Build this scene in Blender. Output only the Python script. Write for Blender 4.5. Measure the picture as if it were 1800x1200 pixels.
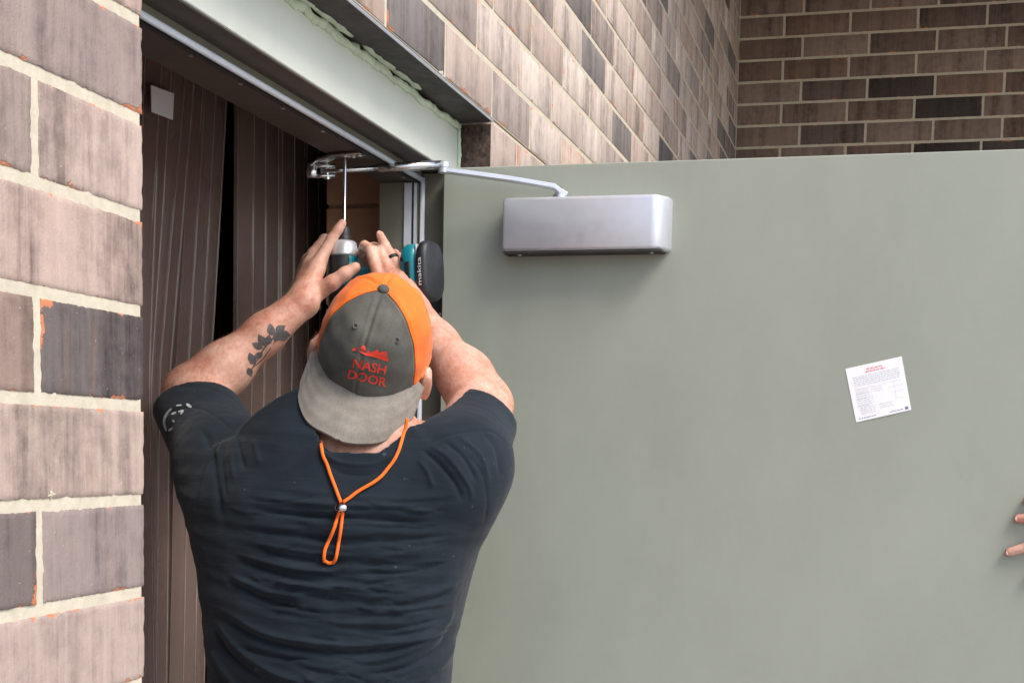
import bpy, math, random
import numpy as np
from mathutils import Vector, Matrix
from mathutils.bvhtree import BVHTree

random.seed(7); RNG = np.random.default_rng(7)
SC = bpy.context.scene
COL = SC.collection
for o in list(bpy.data.objects): bpy.data.objects.remove(o)

# ------------------------------------------------------------ camera
HC = .1016                                        # one brick course
F, YAW, PIT, ROL, PPY = 2500., .2589, -.0904, .0196, 1017.12      # focal length in photo pixels (1800 wide)
CAM = np.array([7.8019*HC, 0., 1.58])
FW = np.array([-math.sin(YAW)*math.cos(PIT), math.cos(YAW)*math.cos(PIT), math.sin(PIT)])
_r = np.array([math.cos(YAW), math.sin(YAW), 0.]); _u = np.cross(_r, FW)
CR = _r*math.cos(ROL) + _u*math.sin(ROL); CU = -_r*math.sin(ROL) + _u*math.cos(ROL)
cd = bpy.data.cameras.new('camera'); cam = bpy.data.objects.new('camera', cd); COL.objects.link(cam)
cd.sensor_width = 36; cd.lens = F*36/1800; cd.shift_y = (PPY-600)/1800; cd.clip_start = .05; cd.clip_end = 500
cam.matrix_world = Matrix([[CR[i], CU[i], -FW[i], CAM[i]] for i in range(3)] + [[0, 0, 0, 1]])
SC.camera = cam

# ------------------------------------------------------------ light
SUN_EL, SUN_AZ = math.radians(50), math.radians(120)     # azimuth measured clockwise from +Y
world = bpy.data.worlds.new('World'); SC.world = world; world.use_nodes = True
wn = world.node_tree.nodes; wl = world.node_tree.links
sky = wn.new('ShaderNodeTexSky'); sky.sky_type = 'NISHITA'; sky.sun_disc = False
sky.sun_elevation = SUN_EL; sky.sun_rotation = SUN_AZ
sky.air_density = 1.0; sky.dust_density = 2.2; sky.ozone_density = 1.0
bg = wn['Background']; bg.inputs['Strength'].default_value = .15
wl.new(sky.outputs[0], bg.inputs['Color'])
sd = bpy.data.lights.new('sun', 'SUN'); sun = bpy.data.objects.new('sun', sd); COL.objects.link(sun)
sd.energy = 1.4; sd.angle = math.radians(24); sd.color = (1., .93, .845)
_d = Vector((math.sin(SUN_AZ)*math.cos(SUN_EL), math.cos(SUN_AZ)*math.cos(SUN_EL), math.sin(SUN_EL)))
sun.rotation_euler = _d.to_track_quat('Z', 'Y').to_euler(); sun.location = (6, -6, 8)
vs = SC.view_settings
vs.view_transform = 'Standard'; vs.look = 'None'; vs.gamma = 1; vs.use_curve_mapping = False; vs.exposure = 1.02
SC.cycles.max_bounces = 8; SC.cycles.transparent_max_bounces = 12

# ------------------------------------------------------------ pixel <-> world helpers (photo pixels, 1800 x 1200)
def ray(x, y): return FW + CR*(x-900)/F - CU*(y-PPY)/F
def atX(x, y, X): v = ray(x, y); return CAM + v*(X-CAM[0])/v[0]
def atY(x, y, Y): v = ray(x, y); return CAM + v*(Y-CAM[1])/v[1]
def proj(P):
    d = np.asarray(P, float) - CAM; z = d @ FW
    return 900 + F*(d @ CR)/z, PPY - F*(d @ CU)/z, z
def joint(n): return CAM[2] + (n+.3911)*HC

# ------------------------------------------------------------ object helpers
def tag(o, label=None, cat=None, group=None, kind=None):
    if label: o['label'] = label
    if cat: o['category'] = cat
    if group: o['group'] = group
    if kind: o['kind'] = kind
    return o
def empty(name, loc=(0, 0, 0), parent=None):
    o = bpy.data.objects.new(name, None); o.location = loc; o.empty_display_size = .05
    COL.objects.link(o)
    if parent: o.parent = parent
    return o
def link(name, me, mat=None, parent=None, smooth=False):
    o = bpy.data.objects.new(name, me); COL.objects.link(o)
    if mat is not None and not me.materials: me.materials.append(mat)
    if parent is not None:
        o.parent = parent
        if parent.location.length > 0 or parent.parent:
            loc = parent.location.copy(); pp = parent.parent
            while pp: loc = loc + pp.location; pp = pp.parent
            o.location = -loc                    # vertices are given in world coordinates
    if smooth:
        me.polygons.foreach_set('use_smooth', [True]*len(me.polygons))
    return o
def mesh(name, V, Fc, mat=None, parent=None, smooth=False):
    me = bpy.data.meshes.new(name); me.from_pydata([tuple(map(float, v)) for v in V], [], [tuple(map(int, f)) for f in Fc]); me.update()
    return link(name, me, mat, parent, smooth)
class MB:
    def __init__(s): s.v = []; s.f = []
    def add(s, V, Fc):
        n = len(s.v); s.v += [tuple(map(float, v)) for v in V]; s.f += [tuple(i+n for i in f) for f in Fc]; return s
    def box(s, a, b, bev=0.):
        a = np.minimum(a, b).astype(float) if not isinstance(a, list) else np.array(a, float); b = np.array(b, float)
        a, b = np.minimum(a, b), np.maximum(a, b)
        c = (a+b)/2; h = (b-a)/2
        if bev <= 0:
            V = [c + h*np.array(t) for t in [(-1,-1,-1),(1,-1,-1),(1,1,-1),(-1,1,-1),(-1,-1,1),(1,-1,1),(1,1,1),(-1,1,1)]]
            return s.add(V, [(0,3,2,1),(4,5,6,7),(0,1,5,4),(1,2,6,5),(2,3,7,6),(3,0,4,7)])
        bev = min(bev, h.min()*.95)
        V = []; idx = {}
        for sx in (-1, 1):
            for sy in (-1, 1):
                for sz in (-1, 1):
                    for ax in range(3):
                        p = h - bev; q = p.copy(); q[ax] = h[ax]
                        idx[(sx, sy, sz, ax)] = len(V); V.append(c + q*np.array((sx, sy, sz)))
        Fc = []
        for ax in range(3):
            o1, o2 = [k for k in range(3) if k != ax]
            for sg in (-1, 1):
                ring = []
                for t1, t2 in ((-1,-1),(1,-1),(1,1),(-1,1)):
                    k = [0,0,0]; k[ax] = sg; k[o1] = t1; k[o2] = t2; ring.append(idx[(*k, ax)])
                Fc.append(ring if (sg > 0) == (ax != 1) else ring[::-1])
        for a1 in range(3):
            for a2 in range(a1+1, 3):
                a3 = 3-a1-a2
                for s1 in (-1, 1):
                    for s2 in (-1, 1):
                        k0 = [0,0,0]; k0[a1] = s1; k0[a2] = s2; k1 = list(k0); k0[a3] = -1; k1[a3] = 1
                        Fc.append([idx[(*k0, a1)], idx[(*k1, a1)], idx[(*k1, a2)], idx[(*k0, a2)]])
        for sx in (-1, 1):
            for sy in (-1, 1):
                for sz in (-1, 1): Fc.append([idx[(sx, sy, sz, k)] for k in range(3)])
        return s.add(V, Fc)
    def tube(s, pts, r, n=10, cap=True, flat=None):
        pts = [np.array(p, float) for p in pts]; m = len(pts)
        rr = [r]*m if np.isscalar(r) else list(r)
        V = []; Fc = []; ref = None
        for i, p in enumerate(pts):
            t = pts[min(i+1, m-1)] - pts[max(i-1, 0)]; t = t/np.linalg.norm(t)
            if ref is None:
                ref = np.array((0, 0, 1.)) if abs(t[2]) < .9 else np.array((1., 0, 0))
            a = np.cross(ref, t); a /= np.linalg.norm(a); b = np.cross(t, a); ref = b
            fl = 1 if flat is None else flat
            for k in range(n):
                th = 2*math.pi*k/n; V.append(p + rr[i]*(a*math.cos(th) + b*fl*math.sin(th)))
        for i in range(m-1):
            for k in range(n):
                k2 = (k+1) % n; Fc.append((i*n+k, i*n+k2, (i+1)*n+k2, (i+1)*n+k))
        if cap:
            Fc.append(tuple(range(n))[::-1]); Fc.append(tuple((m-1)*n+k for k in range(n)))
        return s.add(V, Fc)
    def lathe(s, c, axis, prof, n=20):
        axis = np.array(axis, float); axis /= np.linalg.norm(axis)
        ref = np.array((0, 0, 1.)) if abs(axis[2]) < .9 else np.array((1., 0, 0))
        a = np.cross(ref, axis); a /= np.linalg.norm(a); b = np.cross(axis, a)
        V = []; Fc = []
        for h, r in prof:
            for k in range(n):
                th = 2*math.pi*k/n; V.append(np.array(c) + axis*h + r*(a*math.cos(th)+b*math.sin(th)))
        m = len(prof)
        for i in range(m-1):
            for k in range(n):
                k2 = (k+1) % n; Fc.append((i*n+k, i*n+k2, (i+1)*n+k2, (i+1)*n+k))
        Fc.append(tuple(range(n))[::-1]); Fc.append(tuple((m-1)*n+k for k in range(n)))
        return s.add(V, Fc)
    def build(s, name, mat, parent=None, smooth=False): return mesh(name, s.v, s.f, mat, parent, smooth)
def autosmooth(o, ang=40):
    me = o.data
    me.polygons.foreach_set('use_smooth', [True]*len(me.polygons))
    try: me.set_sharp_from_angle(angle=math.radians(ang))
    except Exception: pass
    return o
def spline(pts, n=8):
    P = [np.array(p, float) for p in pts]; P = [2*P[0]-P[1]] + P + [2*P[-1]-P[-2]]; out = []
    for i in range(1, len(P)-2):
        for k in range(n):
            t = k/n; a, b, c, d = P[i-1:i+3]
            out.append(.5*(2*b + (c-a)*t + (2*a-5*b+4*c-d)*t*t + (3*b-a-3*c+d)*t**3))
    out.append(P[-2]); return out

# ------------------------------------------------------------ materials
class NT:
    """tiny node-building helper"""
    def __init__(s, name):
        s.m = bpy.data.materials.new(name); s.m.use_nodes = True
        s.t = s.m.node_tree; s.n = s.t.nodes; s.b = s.n['Principled BSDF']
    def new(s, t, **kw):
        nd = s.n.new(t)
        for k, v in kw.items(): setattr(nd, k, v)
        return nd
    def put(s, sock, v):
        if isinstance(v, bpy.types.NodeSocket): s.t.links.new(v, sock)
        elif v is not None:
            if hasattr(sock, 'default_value'):
                try: sock.default_value = v
                except Exception: sock.default_value = (*v, 1)
    def set(s, **kw):
        for k, v in kw.items(): s.put(s.b.inputs[k.replace('_', ' ')], v)
        return s
    def coord(s, which='Object'): return s.new('ShaderNodeTexCoord').outputs[which]
    def map(s, v, scale=(1, 1, 1), loc=(0, 0, 0), rot=(0, 0, 0)):
        nd = s.new('ShaderNodeMapping'); s.put(nd.inputs['Vector'], v)
        nd.inputs['Scale'].default_value = scale; nd.inputs['Location'].default_value = loc; nd.inputs['Rotation'].default_value = rot
        return nd.outputs[0]
    def noise(s, v, scale, detail=4, rough=.55, out='Fac', dist=0):
        nd = s.new('ShaderNodeTexNoise'); s.put(nd.inputs['Vector'], v); nd.inputs['Scale'].default_value = scale
        nd.inputs['Detail'].default_value = detail; nd.inputs['Roughness'].default_value = rough; nd.inputs['Distortion'].default_value = dist
        return nd.outputs[out]
    def ramp(s, f, stops, interp='LINEAR'):
        nd = s.new('ShaderNodeValToRGB'); s.put(nd.inputs[0], f); e = nd.color_ramp.elements; nd.color_ramp.interpolation = interp
        while len(e) < len(stops): e.new(.5)
        for el, (p, c) in zip(e, stops):
            el.position = p; el.color = (c, c, c, 1) if np.isscalar(c) else (*c, 1)
        return nd.outputs[0]
    def mix(s, f, a, b, mode='MIX'):
        nd = s.new('ShaderNodeMix', data_type='RGBA', blend_type=mode)
        s.put(nd.inputs[0], f); s.put(nd.inputs[6], a); s.put(nd.inputs[7], b); return nd.outputs[2]
    def math(s, op, a, b=None, c=None, clamp=False):
        nd = s.new('ShaderNodeMath', operation=op, use_clamp=clamp); s.put(nd.inputs[0], a)
        if b is not None: s.put(nd.inputs[1], b)
        if c is not None: s.put(nd.inputs[2], c)
        return nd.outputs[0]
    def bump(s, h, strength=.3, dist=.002):
        nd = s.new('ShaderNodeBump'); s.put(nd.inputs['Height'], h); nd.inputs['Strength'].default_value = strength; nd.inputs['Distance'].default_value = dist
        s.put(s.b.inputs['Normal'], nd.outputs[0]); return s
def simple(name, col, rough=.6, metal=0., var=.12, vscale=12., bscale=0., bstr=.2, spec=.5, coat=0.):
    n = NT(name); co = n.coord()
    f = n.noise(co, vscale, 5)
    c0 = tuple(max(0, c*(1-var)) for c in col); c1 = tuple(min(1, c*(1+var)) for c in col)
    n.set(Base_Color=n.ramp(f, [(.3, c0), (.7, c1)]), Roughness=n.ramp(n.noise(co, vscale*2.3, 3), [(.3, max(.02, rough-.07)), (.7, min(1, rough+.07))]), Metallic=metal)
    n.b.inputs['Specular IOR Level'].default_value = spec; n.b.inputs['Coat Weight'].default_value = coat
    if bscale: n.bump(n.noise(co, bscale, 5), bstr, .001)
    return n.m

M = {}
def brick_material():
    n = NT('streaked_brick')
    oi = n.new('ShaderNodeObjectInfo')
    sep = n.new('ShaderNodeSeparateXYZ'); gen = n.coord('Generated'); n.put(sep.inputs[0], gen)
    co = n.coord(); rnd = n.math('MULTIPLY', oi.outputs['Random'], 37.)
    cmb = n.new('ShaderNodeCombineXYZ'); n.put(cmb.inputs[0], rnd); n.put(cmb.inputs[2], rnd)
    va = n.new('ShaderNodeVectorMath', operation='ADD'); n.put(va.inputs[0], co); n.put(va.inputs[1], cmb.outputs[0])
    v = va.outputs[0]
    streak = n.noise(n.map(v, (1, .2, .05)), 26, 5, .62)
    fine = n.noise(n.map(v, (1, .3, .07)), 140, 4, .6)
    broad = n.noise(n.map(v, (1, .3, .12)), 7, 2, .5)
    blot = n.noise(v, 34, 5, .65)
    k = n.math('ADD', n.math('MULTIPLY', streak, .40), n.math('MULTIPLY', broad, .36))
    k = n.math('ADD', k, n.math('MULTIPLY', fine, .16))
    k = n.math('ADD', k, n.math('MULTIPLY', blot, .26))
    tone = n.ramp(k, [(.44, (.32, .29, .275)), (.53, (.72, .68, .65)), (.60, (1.0, .95, .905)), (.72, (1.24, 1.17, 1.10))])
    col = n.mix(1., tone, oi.outputs['Color'], 'MULTIPLY')
    # reddish body showing through in streaks
    red = n.ramp(n.noise(n.map(v, (1, .2, .10)), 30, 3, .5), [(.63, 0.), (.73, 1.)])
    col = n.mix(n.math('MULTIPLY', red, .20), col, (.42, .22, .15, 1))
    # orange clay where arrises are chipped
    eu = n.math('MINIMUM', sep.outputs[0], n.math('SUBTRACT', 1., sep.outputs[0]))
    ew = n.math('MINIMUM', sep.outputs[2], n.math('SUBTRACT', 1., sep.outputs[2]))
    ed = n.math('MINIMUM', n.math('MULTIPLY', eu, .295), n.math('MULTIPLY', ew, .092))
    chipn = n.noise(v, 17, 5, .65)
    thr = n.math('MULTIPLY_ADD', ed, 14., .548)
    chip = n.math('MULTIPLY', n.math('SUBTRACT', chipn, thr), 60., clamp=True)
    col = n.mix(n.math('MULTIPLY', chip, .85), col, (.56, .20, .095, 1))
    specks = n.ramp(n.noise(v, 210, 2, .5), [(.70, 0.), (.74, 1.)])
    col = n.mix(n.math('MULTIPLY', specks, .45), col, (.55, .50, .46, 1))
    n.set(Base_Color=col, Roughness=.85); n.b.inputs['Specular IOR Level'].default_value = .25
    h = n.math('ADD', n.math('MULTIPLY', fine, .6), n.math('MULTIPLY', n.noise(v, 320, 3, .6), .5))
    h = n.math('SUBTRACT', h, n.math('MULTIPLY', chip, .9))
    pit = n.ramp(n.noise(v, 120, 3, .6), [(.22, 0.), (.36, 1.)])
    h = n.math('ADD', h, n.math('MULTIPLY', pit, .35))
    n.bump(h, .7, .0018)
    return n.m
M['brick'] = brick_material()
def mortar_material():
    n = NT('cream_mortar'); co = n.coord()
    c = n.ramp(n.noise(co, 45, 6, .65), [(.25, (.47, .42, .325)), (.55, (.565, .51, .40)), (.8, (.62, .565, .455))])
    n.set(Base_Color=c, Roughness=.95); n.b.inputs['Specular IOR Level'].default_value = .15
    n.bump(n.math('ADD', n.noise(co, 160, 5, .6), n.math('MULTIPLY', n.noise(co, 25, 3), .8)), .35, .002); return n.m
M['mortar'] = mortar_material()
def paint_material(name, col, stain=.10, rough=.42, bump=.06):
    n = NT(name); co = n.coord()
    a = n.noise(co, 2.2, 4, .6); b = n.noise(n.map(co, (1, 1, .35)), 9, 5, .65); c = n.noise(co, 60, 3)
    k = n.math('ADD', n.math('MULTIPLY', a, .5), n.math('ADD', n.math('MULTIPLY', b, .38), n.math('MULTIPLY', c, .12)))
    c0 = tuple(x*(1-stain) for x in col); c1 = tuple(x*(1+stain*.7) for x in col)
    base = n.ramp(k, [(.34, c0), (.5, col), (.64, c1)])
    scuff = n.ramp(n.noise(n.map(co, (1, 1, .5), rot=(0, .5, 0)), 15, 6, .7), [(.67, 0.), (.76, 1.)])
    base = n.mix(n.math('MULTIPLY', scuff, .22), base, tuple(x*.68 for x in col)+(1,))
    scr = n.ramp(n.noise(n.map(co, (1, 1, .03), rot=(0, .35, 0)), 55, 3, .6), [(.725, 0.), (.75, 1.)])
    base = n.mix(n.math('MULTIPLY', scr, .10), base, tuple(min(1, x*1.5) for x in col)+(1,))
    n.set(Base_Color=base, Roughness=n.ramp(b, [(.3, rough-.08), (.7, rough+.12)]))
    n.bump(n.noise(co, 520, 2), bump, .0006); return n.m
M['door'] = paint_material('olive_door_paint', (.298, .320, .266), .075, .42)
M['frame'] = paint_material('pale_frame_paint', (.60, .63, .555), .06, .5, .1)
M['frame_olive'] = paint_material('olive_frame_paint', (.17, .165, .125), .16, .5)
M['frame_shade'] = paint_material('brown_frame_shade', (.060, .048, .040), .2, .5)  # dark brown puts the shade under the door head into the colour
M['caulk'] = simple('green_caulk', (.50, .60, .46), .75, var=.14, vscale=40, bscale=140, bstr=.7)
M['steel_dark'] = simple('rusty_dark_steel', (.05, .046, .044), .65, .3, var=.45, vscale=18, bscale=120, bstr=.4)
M['alu'] = simple('satin_aluminium', (.60, .62, .67), .36, .55, var=.04, vscale=30)
M['chrome'] = simple('plated_steel', (.60, .61, .62), .22, 1., var=.08, vscale=30)
M['vinyl'] = simple('pale_weatherstrip_vinyl', (.62, .66, .72), .45, var=.06, vscale=30)
M['rubber'] = simple('black_rubber', (.02, .02, .022), .6, var=.2, vscale=40)
M['screw'] = simple('screw_head_steel', (.45, .45, .45), .3, .9)
M['white'] = simple('white_card', (.85, .87, .86), .6, var=.04)
M['paper'] = simple('white_paper_label', (.84, .84, .86), .7, var=.03, vscale=60)
M['red_ink'] = simple('red_ink', (.75, .30, .32), .7)
M['grey_ink'] = simple('grey_ink', (.50, .52, .58), .7)
M['dark_ink'] = simple('dark_ink', (.16, .17, .30), .7)
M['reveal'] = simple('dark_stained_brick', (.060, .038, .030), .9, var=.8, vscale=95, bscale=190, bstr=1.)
M['block'] = simple('painted_block', (.46, .26, .165), .8, var=.16, vscale=22, bscale=260, bstr=.5)
M['block_joint'] = simple('block_joint', (.27, .18, .12), .9, var=.1, vscale=40, bscale=200)
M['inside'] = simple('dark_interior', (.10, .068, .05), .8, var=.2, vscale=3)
M['concrete'] = simple('concrete_paving', (.36, .345, .32), .9, var=.14, vscale=3, bscale=90, bstr=.5)
M['blocker_board'] = simple('brown_blocker_board', (.16, .12, .09), .8, var=.15, vscale=4, bscale=60)
def wood_material():
    n = NT('varnished_wood'); co = n.coord()
    w = n.noise(n.map(co, (9, 9, .8)), 5, 5, .6, dist=.6)
    n.set(Base_Color=n.ramp(w, [(.3, (.17, .065, .018)), (.7, (.42, .19, .055))]), Roughness=.45); return n.m
M['wood'] = wood_material()
def pvc_material():
    n = NT('smoky_pvc_strip'); co = n.coord()
    sm = n.noise(n.map(co, (1, 1, .6)), 4, 3, .5)
    n.set(Base_Color=n.ramp(sm, [(.3, (.185, .118, .096)), (.7, (.250, .180, .155))]), Roughness=n.ramp(sm, [(.3, .10), (.7, .24)]), Alpha=n.ramp(sm, [(.3, .66), (.7, .80)]))
    n.b.inputs['IOR'].default_value = 1.5
    return n.m
M['pvc'] = pvc_material()

# ============================================================ SETTING
def slab(name, a, b, mat, kind='structure', parent=None):
    o = MB().box(a, b).build(name, mat, parent); 
    if kind: o['kind'] = kind
    return o
slab('ground', [-.06, -30, -.3], [40, 40, 0], M['concrete'])
slab('floor', [-6, -8, -.3], [-.066, 14, -.004], M['concrete'])

# ---- bricks
BL, BH, BD, JT = .2935, .0900, .092, .0113
def brick_mesh(name, L, H, D=BD, nx=6, nz=3, amp=.0012, rnd=.003, seed=0, deep=0.):
    """front face at y=0 looking to -y, body to +y; origin at the middle of the front face"""
    r = np.random.default_rng(seed)
    us = np.linspace(-1, 1, nx+1); ws = np.linspace(-1, 1, nz+1); ex = .0022/(L/2); ez = .0022/(H/2)
    us = np.concatenate([[-1], np.linspace(-1+ex, 1-ex, nx-1), [1]]); ws = np.concatenate([[-1], np.linspace(-1+ez, 1-ez, nz-1), [1]])
    ph = r.uniform(0, 6.28, 12)
    def wob(t, k): return amp*(.5*math.sin(t*4+ph[k]) + .45*math.sin(t*11+ph[k+1]) + .4*math.sin(t*31+ph[k+2]) + .35*math.sin(t*57+ph[k+1]*3) + .3*r.normal())
    V = []; Fc = []
    chips = [(r.choice([-1, 1]), r.uniform(-1, 1), r.uniform(.006, .014)) for _ in range(4)] if deep else []
    for w in ws:
        for u in us:
            x = u*L/2; z = w*H/2; y = 0.
            if abs(w) == 1: z += -w*abs(wob(u*3, 0 if w > 0 else 3)); y = rnd
            if abs(u) == 1: x += -u*abs(wob(w*3, 6 if u > 0 else 8)); y = rnd
            if deep:
                y += deep*(.4*math.sin(u*L*90+ph[1]+2*w) + .3*math.sin(u*L*211+ph[4]) + .3*r.normal())
                for cs, ct, cr in chips:
                    dd = math.hypot((u*L/2) - ct*L/2, z - cs*H/2)
                    if dd < cr: y += .0012*(1-(dd/cr)**2)
                for sgn in (-1, 1):                      # broken arrises at the ends
                    e = (1-abs(u))*L/2
                    if e < .004 and u*sgn > 0: x -= sgn*max(0, .0022*math.sin(w*9+ph[5+sgn])*math.sin(w*4+ph[7]))
            V.append((x, y, z))
    W = nx+1
    for j in range(nz):
        for i in range(nx): Fc.append((j*W+i, j*W+i+1, (j+1)*W+i+1, (j+1)*W+i))
    bord = [i for i in range(W)] + [(j+1)*W-1 for j in range(1, nz+1)] + [nz*W+i for i in range(nx-1, -1, -1)] + [j*W for j in range(nz-1, 0, -1)]
    n0 = len(V)
    for b in bord: V.append((V[b][0], D, V[b][2]))
    m = len(bord)
    for k in range(m):
        k2 = (k+1) % m; Fc.append((bord[k], n0+k, n0+k2, bord[k2]))
    me = bpy.data.meshes.new(name); me.from_pydata(V, [], Fc); me.update()
    me.materials.append(M['brick'])
    me.polygons.foreach_set('use_smooth', [True]*len(me.polygons))
    try: me.set_sharp_from_angle(angle=math.radians(38))
    except Exception: pass
    return me
FARB = {}
def far_brick(L, v):
    k = (round(L, 3), v)
    if k not in FARB: FARB[k] = brick_mesh('brick', L, BH, nx=5, nz=4, amp=.0006, rnd=.0010, seed=v*7+int(L*1000))
    return FARB[k]
PALETTE = [((.40, .35, .325), 5), ((.45, .40, .37), 4), ((.34, .285, .26), 4), ((.27, .235, .225), 3), ((.16, .15, .152), 1.6), ((.37, .295, .255), 1.4), ((.105, .10, .105), .8)]
def pick_col(r):
    t = r.uniform(0, sum(w for _, w in PALETTE))
    for c, w in PALETTE:
        t -= w
        if t <= 0: break
    s = r.uniform(.92, 1.1)*1.22; return (c[0]*s*1.0, c[1]*s, c[2]*s*.99, 1)
def in_view(P, mg=60):
    x, y, z = proj(P)
    return z > .2 and -mg < x < 1800+mg and -mg < y < 1200+mg

wall = empty('brick_wall', (0, 1.4, 0)); tag(wall, 'streaked brown grey brick wall with cream joints that holds the doorway', 'wall')
YP, YQ, YC = 1.409, 2.769, 69.1765*HC        # pier arris, hinge side arris, inner corner
ZL = joint(6)
NEAR = {(0, 0): (0.133, 0.129, 0.136), (2, 0): (0.447, 0.396, 0.378), (1, 0): (0.430, 0.370, 0.348), (3, 0): (0.284, 0.254, 0.254), (-1, 0): (0.413, 0.365, 0.344),
        (-2, 0): (0.258, 0.237, 0.241), (-3, 0): (0.387, 0.344, 0.331), (2, 1): (0.301, 0.271, 0.262), (0, 1): (0.267, 0.219, 0.202), (-2, 1): (0.159, 0.148, 0.153), (4, 0): (0.430, 0.361, 0.344), (-4, 0): (0.310, 0.275, 0.267)}
def add_brick(parent, me, X, Y, Z, col, rotz):
    o = bpy.data.objects.new('brick', me); COL.objects.link(o); o.parent = parent
    o.location = Vector((X, Y, Z)) - parent.location; o.rotation_euler = (0, 0, rotz); o.color = col
    return o
r1 = random.Random(3)
leftover = []                                  # bricks out of view: one mesh
for c in range(-16, 32):
    z0 = joint(c)+JT/2; z1 = joint(c+1)-JT/2; zc = (z0+z1)/2
    if z0 < 0: continue
    segs = []
    if c < 6:
        e = YP; first = BL-.0915-.008 if c % 2 == 0 else BL
        segs.append((e-first, e, 'p0')); y = e-first-JT; k = 1
        while y > -1.2: segs.append((y-BL, y, 'p%d' % k)); y -= BL+JT; k += 1
        y = YQ; first = BL if c % 2 == 0 else BL-.0915-.008
        segs.append((y, y+first, 'q')); y += first+JT
        while y < YC-.02: segs.append((y, min(y+BL, YC-.004), 'q')); y += BL+JT
    else:
        y = (YQ if c % 2 == 0 else YQ+.195) - (BL+JT)*14 + JT/2
        while y < YC-.02: segs.append((y, min(y+BL, YC-.004), 'w')); y += BL+JT
    for a, b, t in segs:
        L = b-a; ym = (a+b)/2; col = pick_col(r1)
        xo = r1.uniform(-.0005, .0008)
        vis = in_view((0, ym, zc), 160) and (ym > YQ-.01 and zc > 2.0 or c >= 6 or t[0] == 'p')
        if not vis: leftover.append((ym, zc, L)); continue
        if t in ('p0', 'p1', 'p2'):
            k = (c, int(t[1])); near = NEAR.get(k)
            if near: col = (near[0]*1.0, near[1]*.915, near[2]*.865, 1)
            me = brick_mesh('brick', L, BH, nx=60, nz=22, amp=.0007, rnd=.0011, seed=c*11+int(t[1])*3+50, deep=.00035)
        else: me = far_brick(L, r1.randrange(6))
        add_brick(wall, me, xo, ym, zc, col, math.pi/2)
mb = MB()
for ym, zc, L in leftover: mb.box([-BD, ym-L/2, zc-BH/2], [0, ym+L/2, zc+BH/2])
o = mb.build('brick_courses', M['brick'], wall); o.color = (.38, .33, .31, 1); tag(o, kind='stuff')
# mortar bed: tooled back 5 mm, stops short of the arrises
mb = MB(); XM = -.0018
def mortar_sheet(mb, y0, y1, z0, z1, ny, nz, x=XM):
    V = []; 
    for j in range(nz+1):
        for i in range(ny+1):
            V.append((x, y0+(y1-y0)*i/ny, z0+(z1-z0)*j/nz))
    mb.add(V, [(j*(ny+1)+i, j*(ny+1)+i+1, (j+1)*(ny+1)+i+1, (j+1)*(ny+1)+i) for j in range(nz) for i in range(ny)])
mb.box([-BD+.004, -1.2, 0], [XM, YP-.005, ZL-.001])
mb.box([-BD+.004, YQ+.005, 0], [XM, YC-.01, ZL-.001])
mb.box([-BD+.004, -1.2, ZL+.004], [XM, YC-.01, joint(32)])
mb.build('mortar', M['mortar'], wall)
# mortar smears squeezed over the brick faces
for (px, py, sx, sz) in ((90, 868, .012, .006), (1082, 113, .016, .010), (1038, 150, .010, .006), (777, 128, .014, .008), (640, 700, .01, .004), (990, 208, .008, .004)):
    P = atX(px, py, 0.0); mb = MB(); n = 14
    V = [(.0022, P[1], P[2])] + [(-.001, P[1]+sx*math.cos(t)*(.7+.5*math.sin(3*t+px)), P[2]+sz*math.sin(t)*(.7+.4*math.cos(5*t))) for t in np.linspace(0, 2*math.pi, n, endpoint=False)]
    mb.add(V, [(0, 1+k, 1+(k+1) % n) for k in range(n)]).build('mortar_smear', M['mortar'], wall, True)
# steel lintel angle
lint = MB().box([-.072, 1.30, ZL-.0075], [.0035, 2.762, ZL-.001], .001).box([-.078, 1.30, ZL-.0075], [-.072, 2.762, ZL+.08]).build('steel_lintel', M['steel_dark'], wall)
MB().box([.0032, 1.30, ZL-.0082], [.0050, 2.7625, ZL-.0030]).build('lintel_lip', M['alu'], lint)
# brick return of the far reveal, a rough face stained dark
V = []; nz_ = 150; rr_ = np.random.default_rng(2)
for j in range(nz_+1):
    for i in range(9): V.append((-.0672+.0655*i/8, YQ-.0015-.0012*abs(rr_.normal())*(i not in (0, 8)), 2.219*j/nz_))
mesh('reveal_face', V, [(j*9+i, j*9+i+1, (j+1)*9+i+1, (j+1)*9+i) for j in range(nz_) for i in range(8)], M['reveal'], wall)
# ---- back wall
wall2 = empty('brick_wall', (1.5, YC, 0)); tag(wall2, 'darker brown brick wall in the background behind the open door', 'wall')
r2 = random.Random(12); leftover = []
DARKS = {}
for c in range(-16, 32):
    z0 = joint(c)+JT/2; z1 = joint(c+1)-JT/2; zc = (z0+z1)/2
    if z0 < 0: continue
    x = .004; first = .305-JT-.003 if c % 2 == 0 else .2135-JT
    segs = [(x, x+first)]; x += first+JT
    while x < 4.5: segs.append((x, x+BL)); x += BL+JT
    for a, b in segs:
        L = b-a; xm = (a+b)/2
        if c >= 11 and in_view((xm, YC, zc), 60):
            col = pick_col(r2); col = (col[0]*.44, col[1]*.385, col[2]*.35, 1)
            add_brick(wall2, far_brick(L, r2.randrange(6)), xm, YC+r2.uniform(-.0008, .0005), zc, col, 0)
        else: leftover.append((xm, zc, L))
mb = MB()
for xm, zc, L in leftover: mb.box([xm-L/2, YC, zc-BH/2], [xm+L/2, YC+BD, zc+BH/2])
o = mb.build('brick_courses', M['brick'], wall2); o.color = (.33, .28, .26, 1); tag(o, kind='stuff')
MB().box([-.09, YC+.0020, 0], [4.5, YC+BD-.004, joint(32)]).build('mortar', M['mortar'], wall2)
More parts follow.
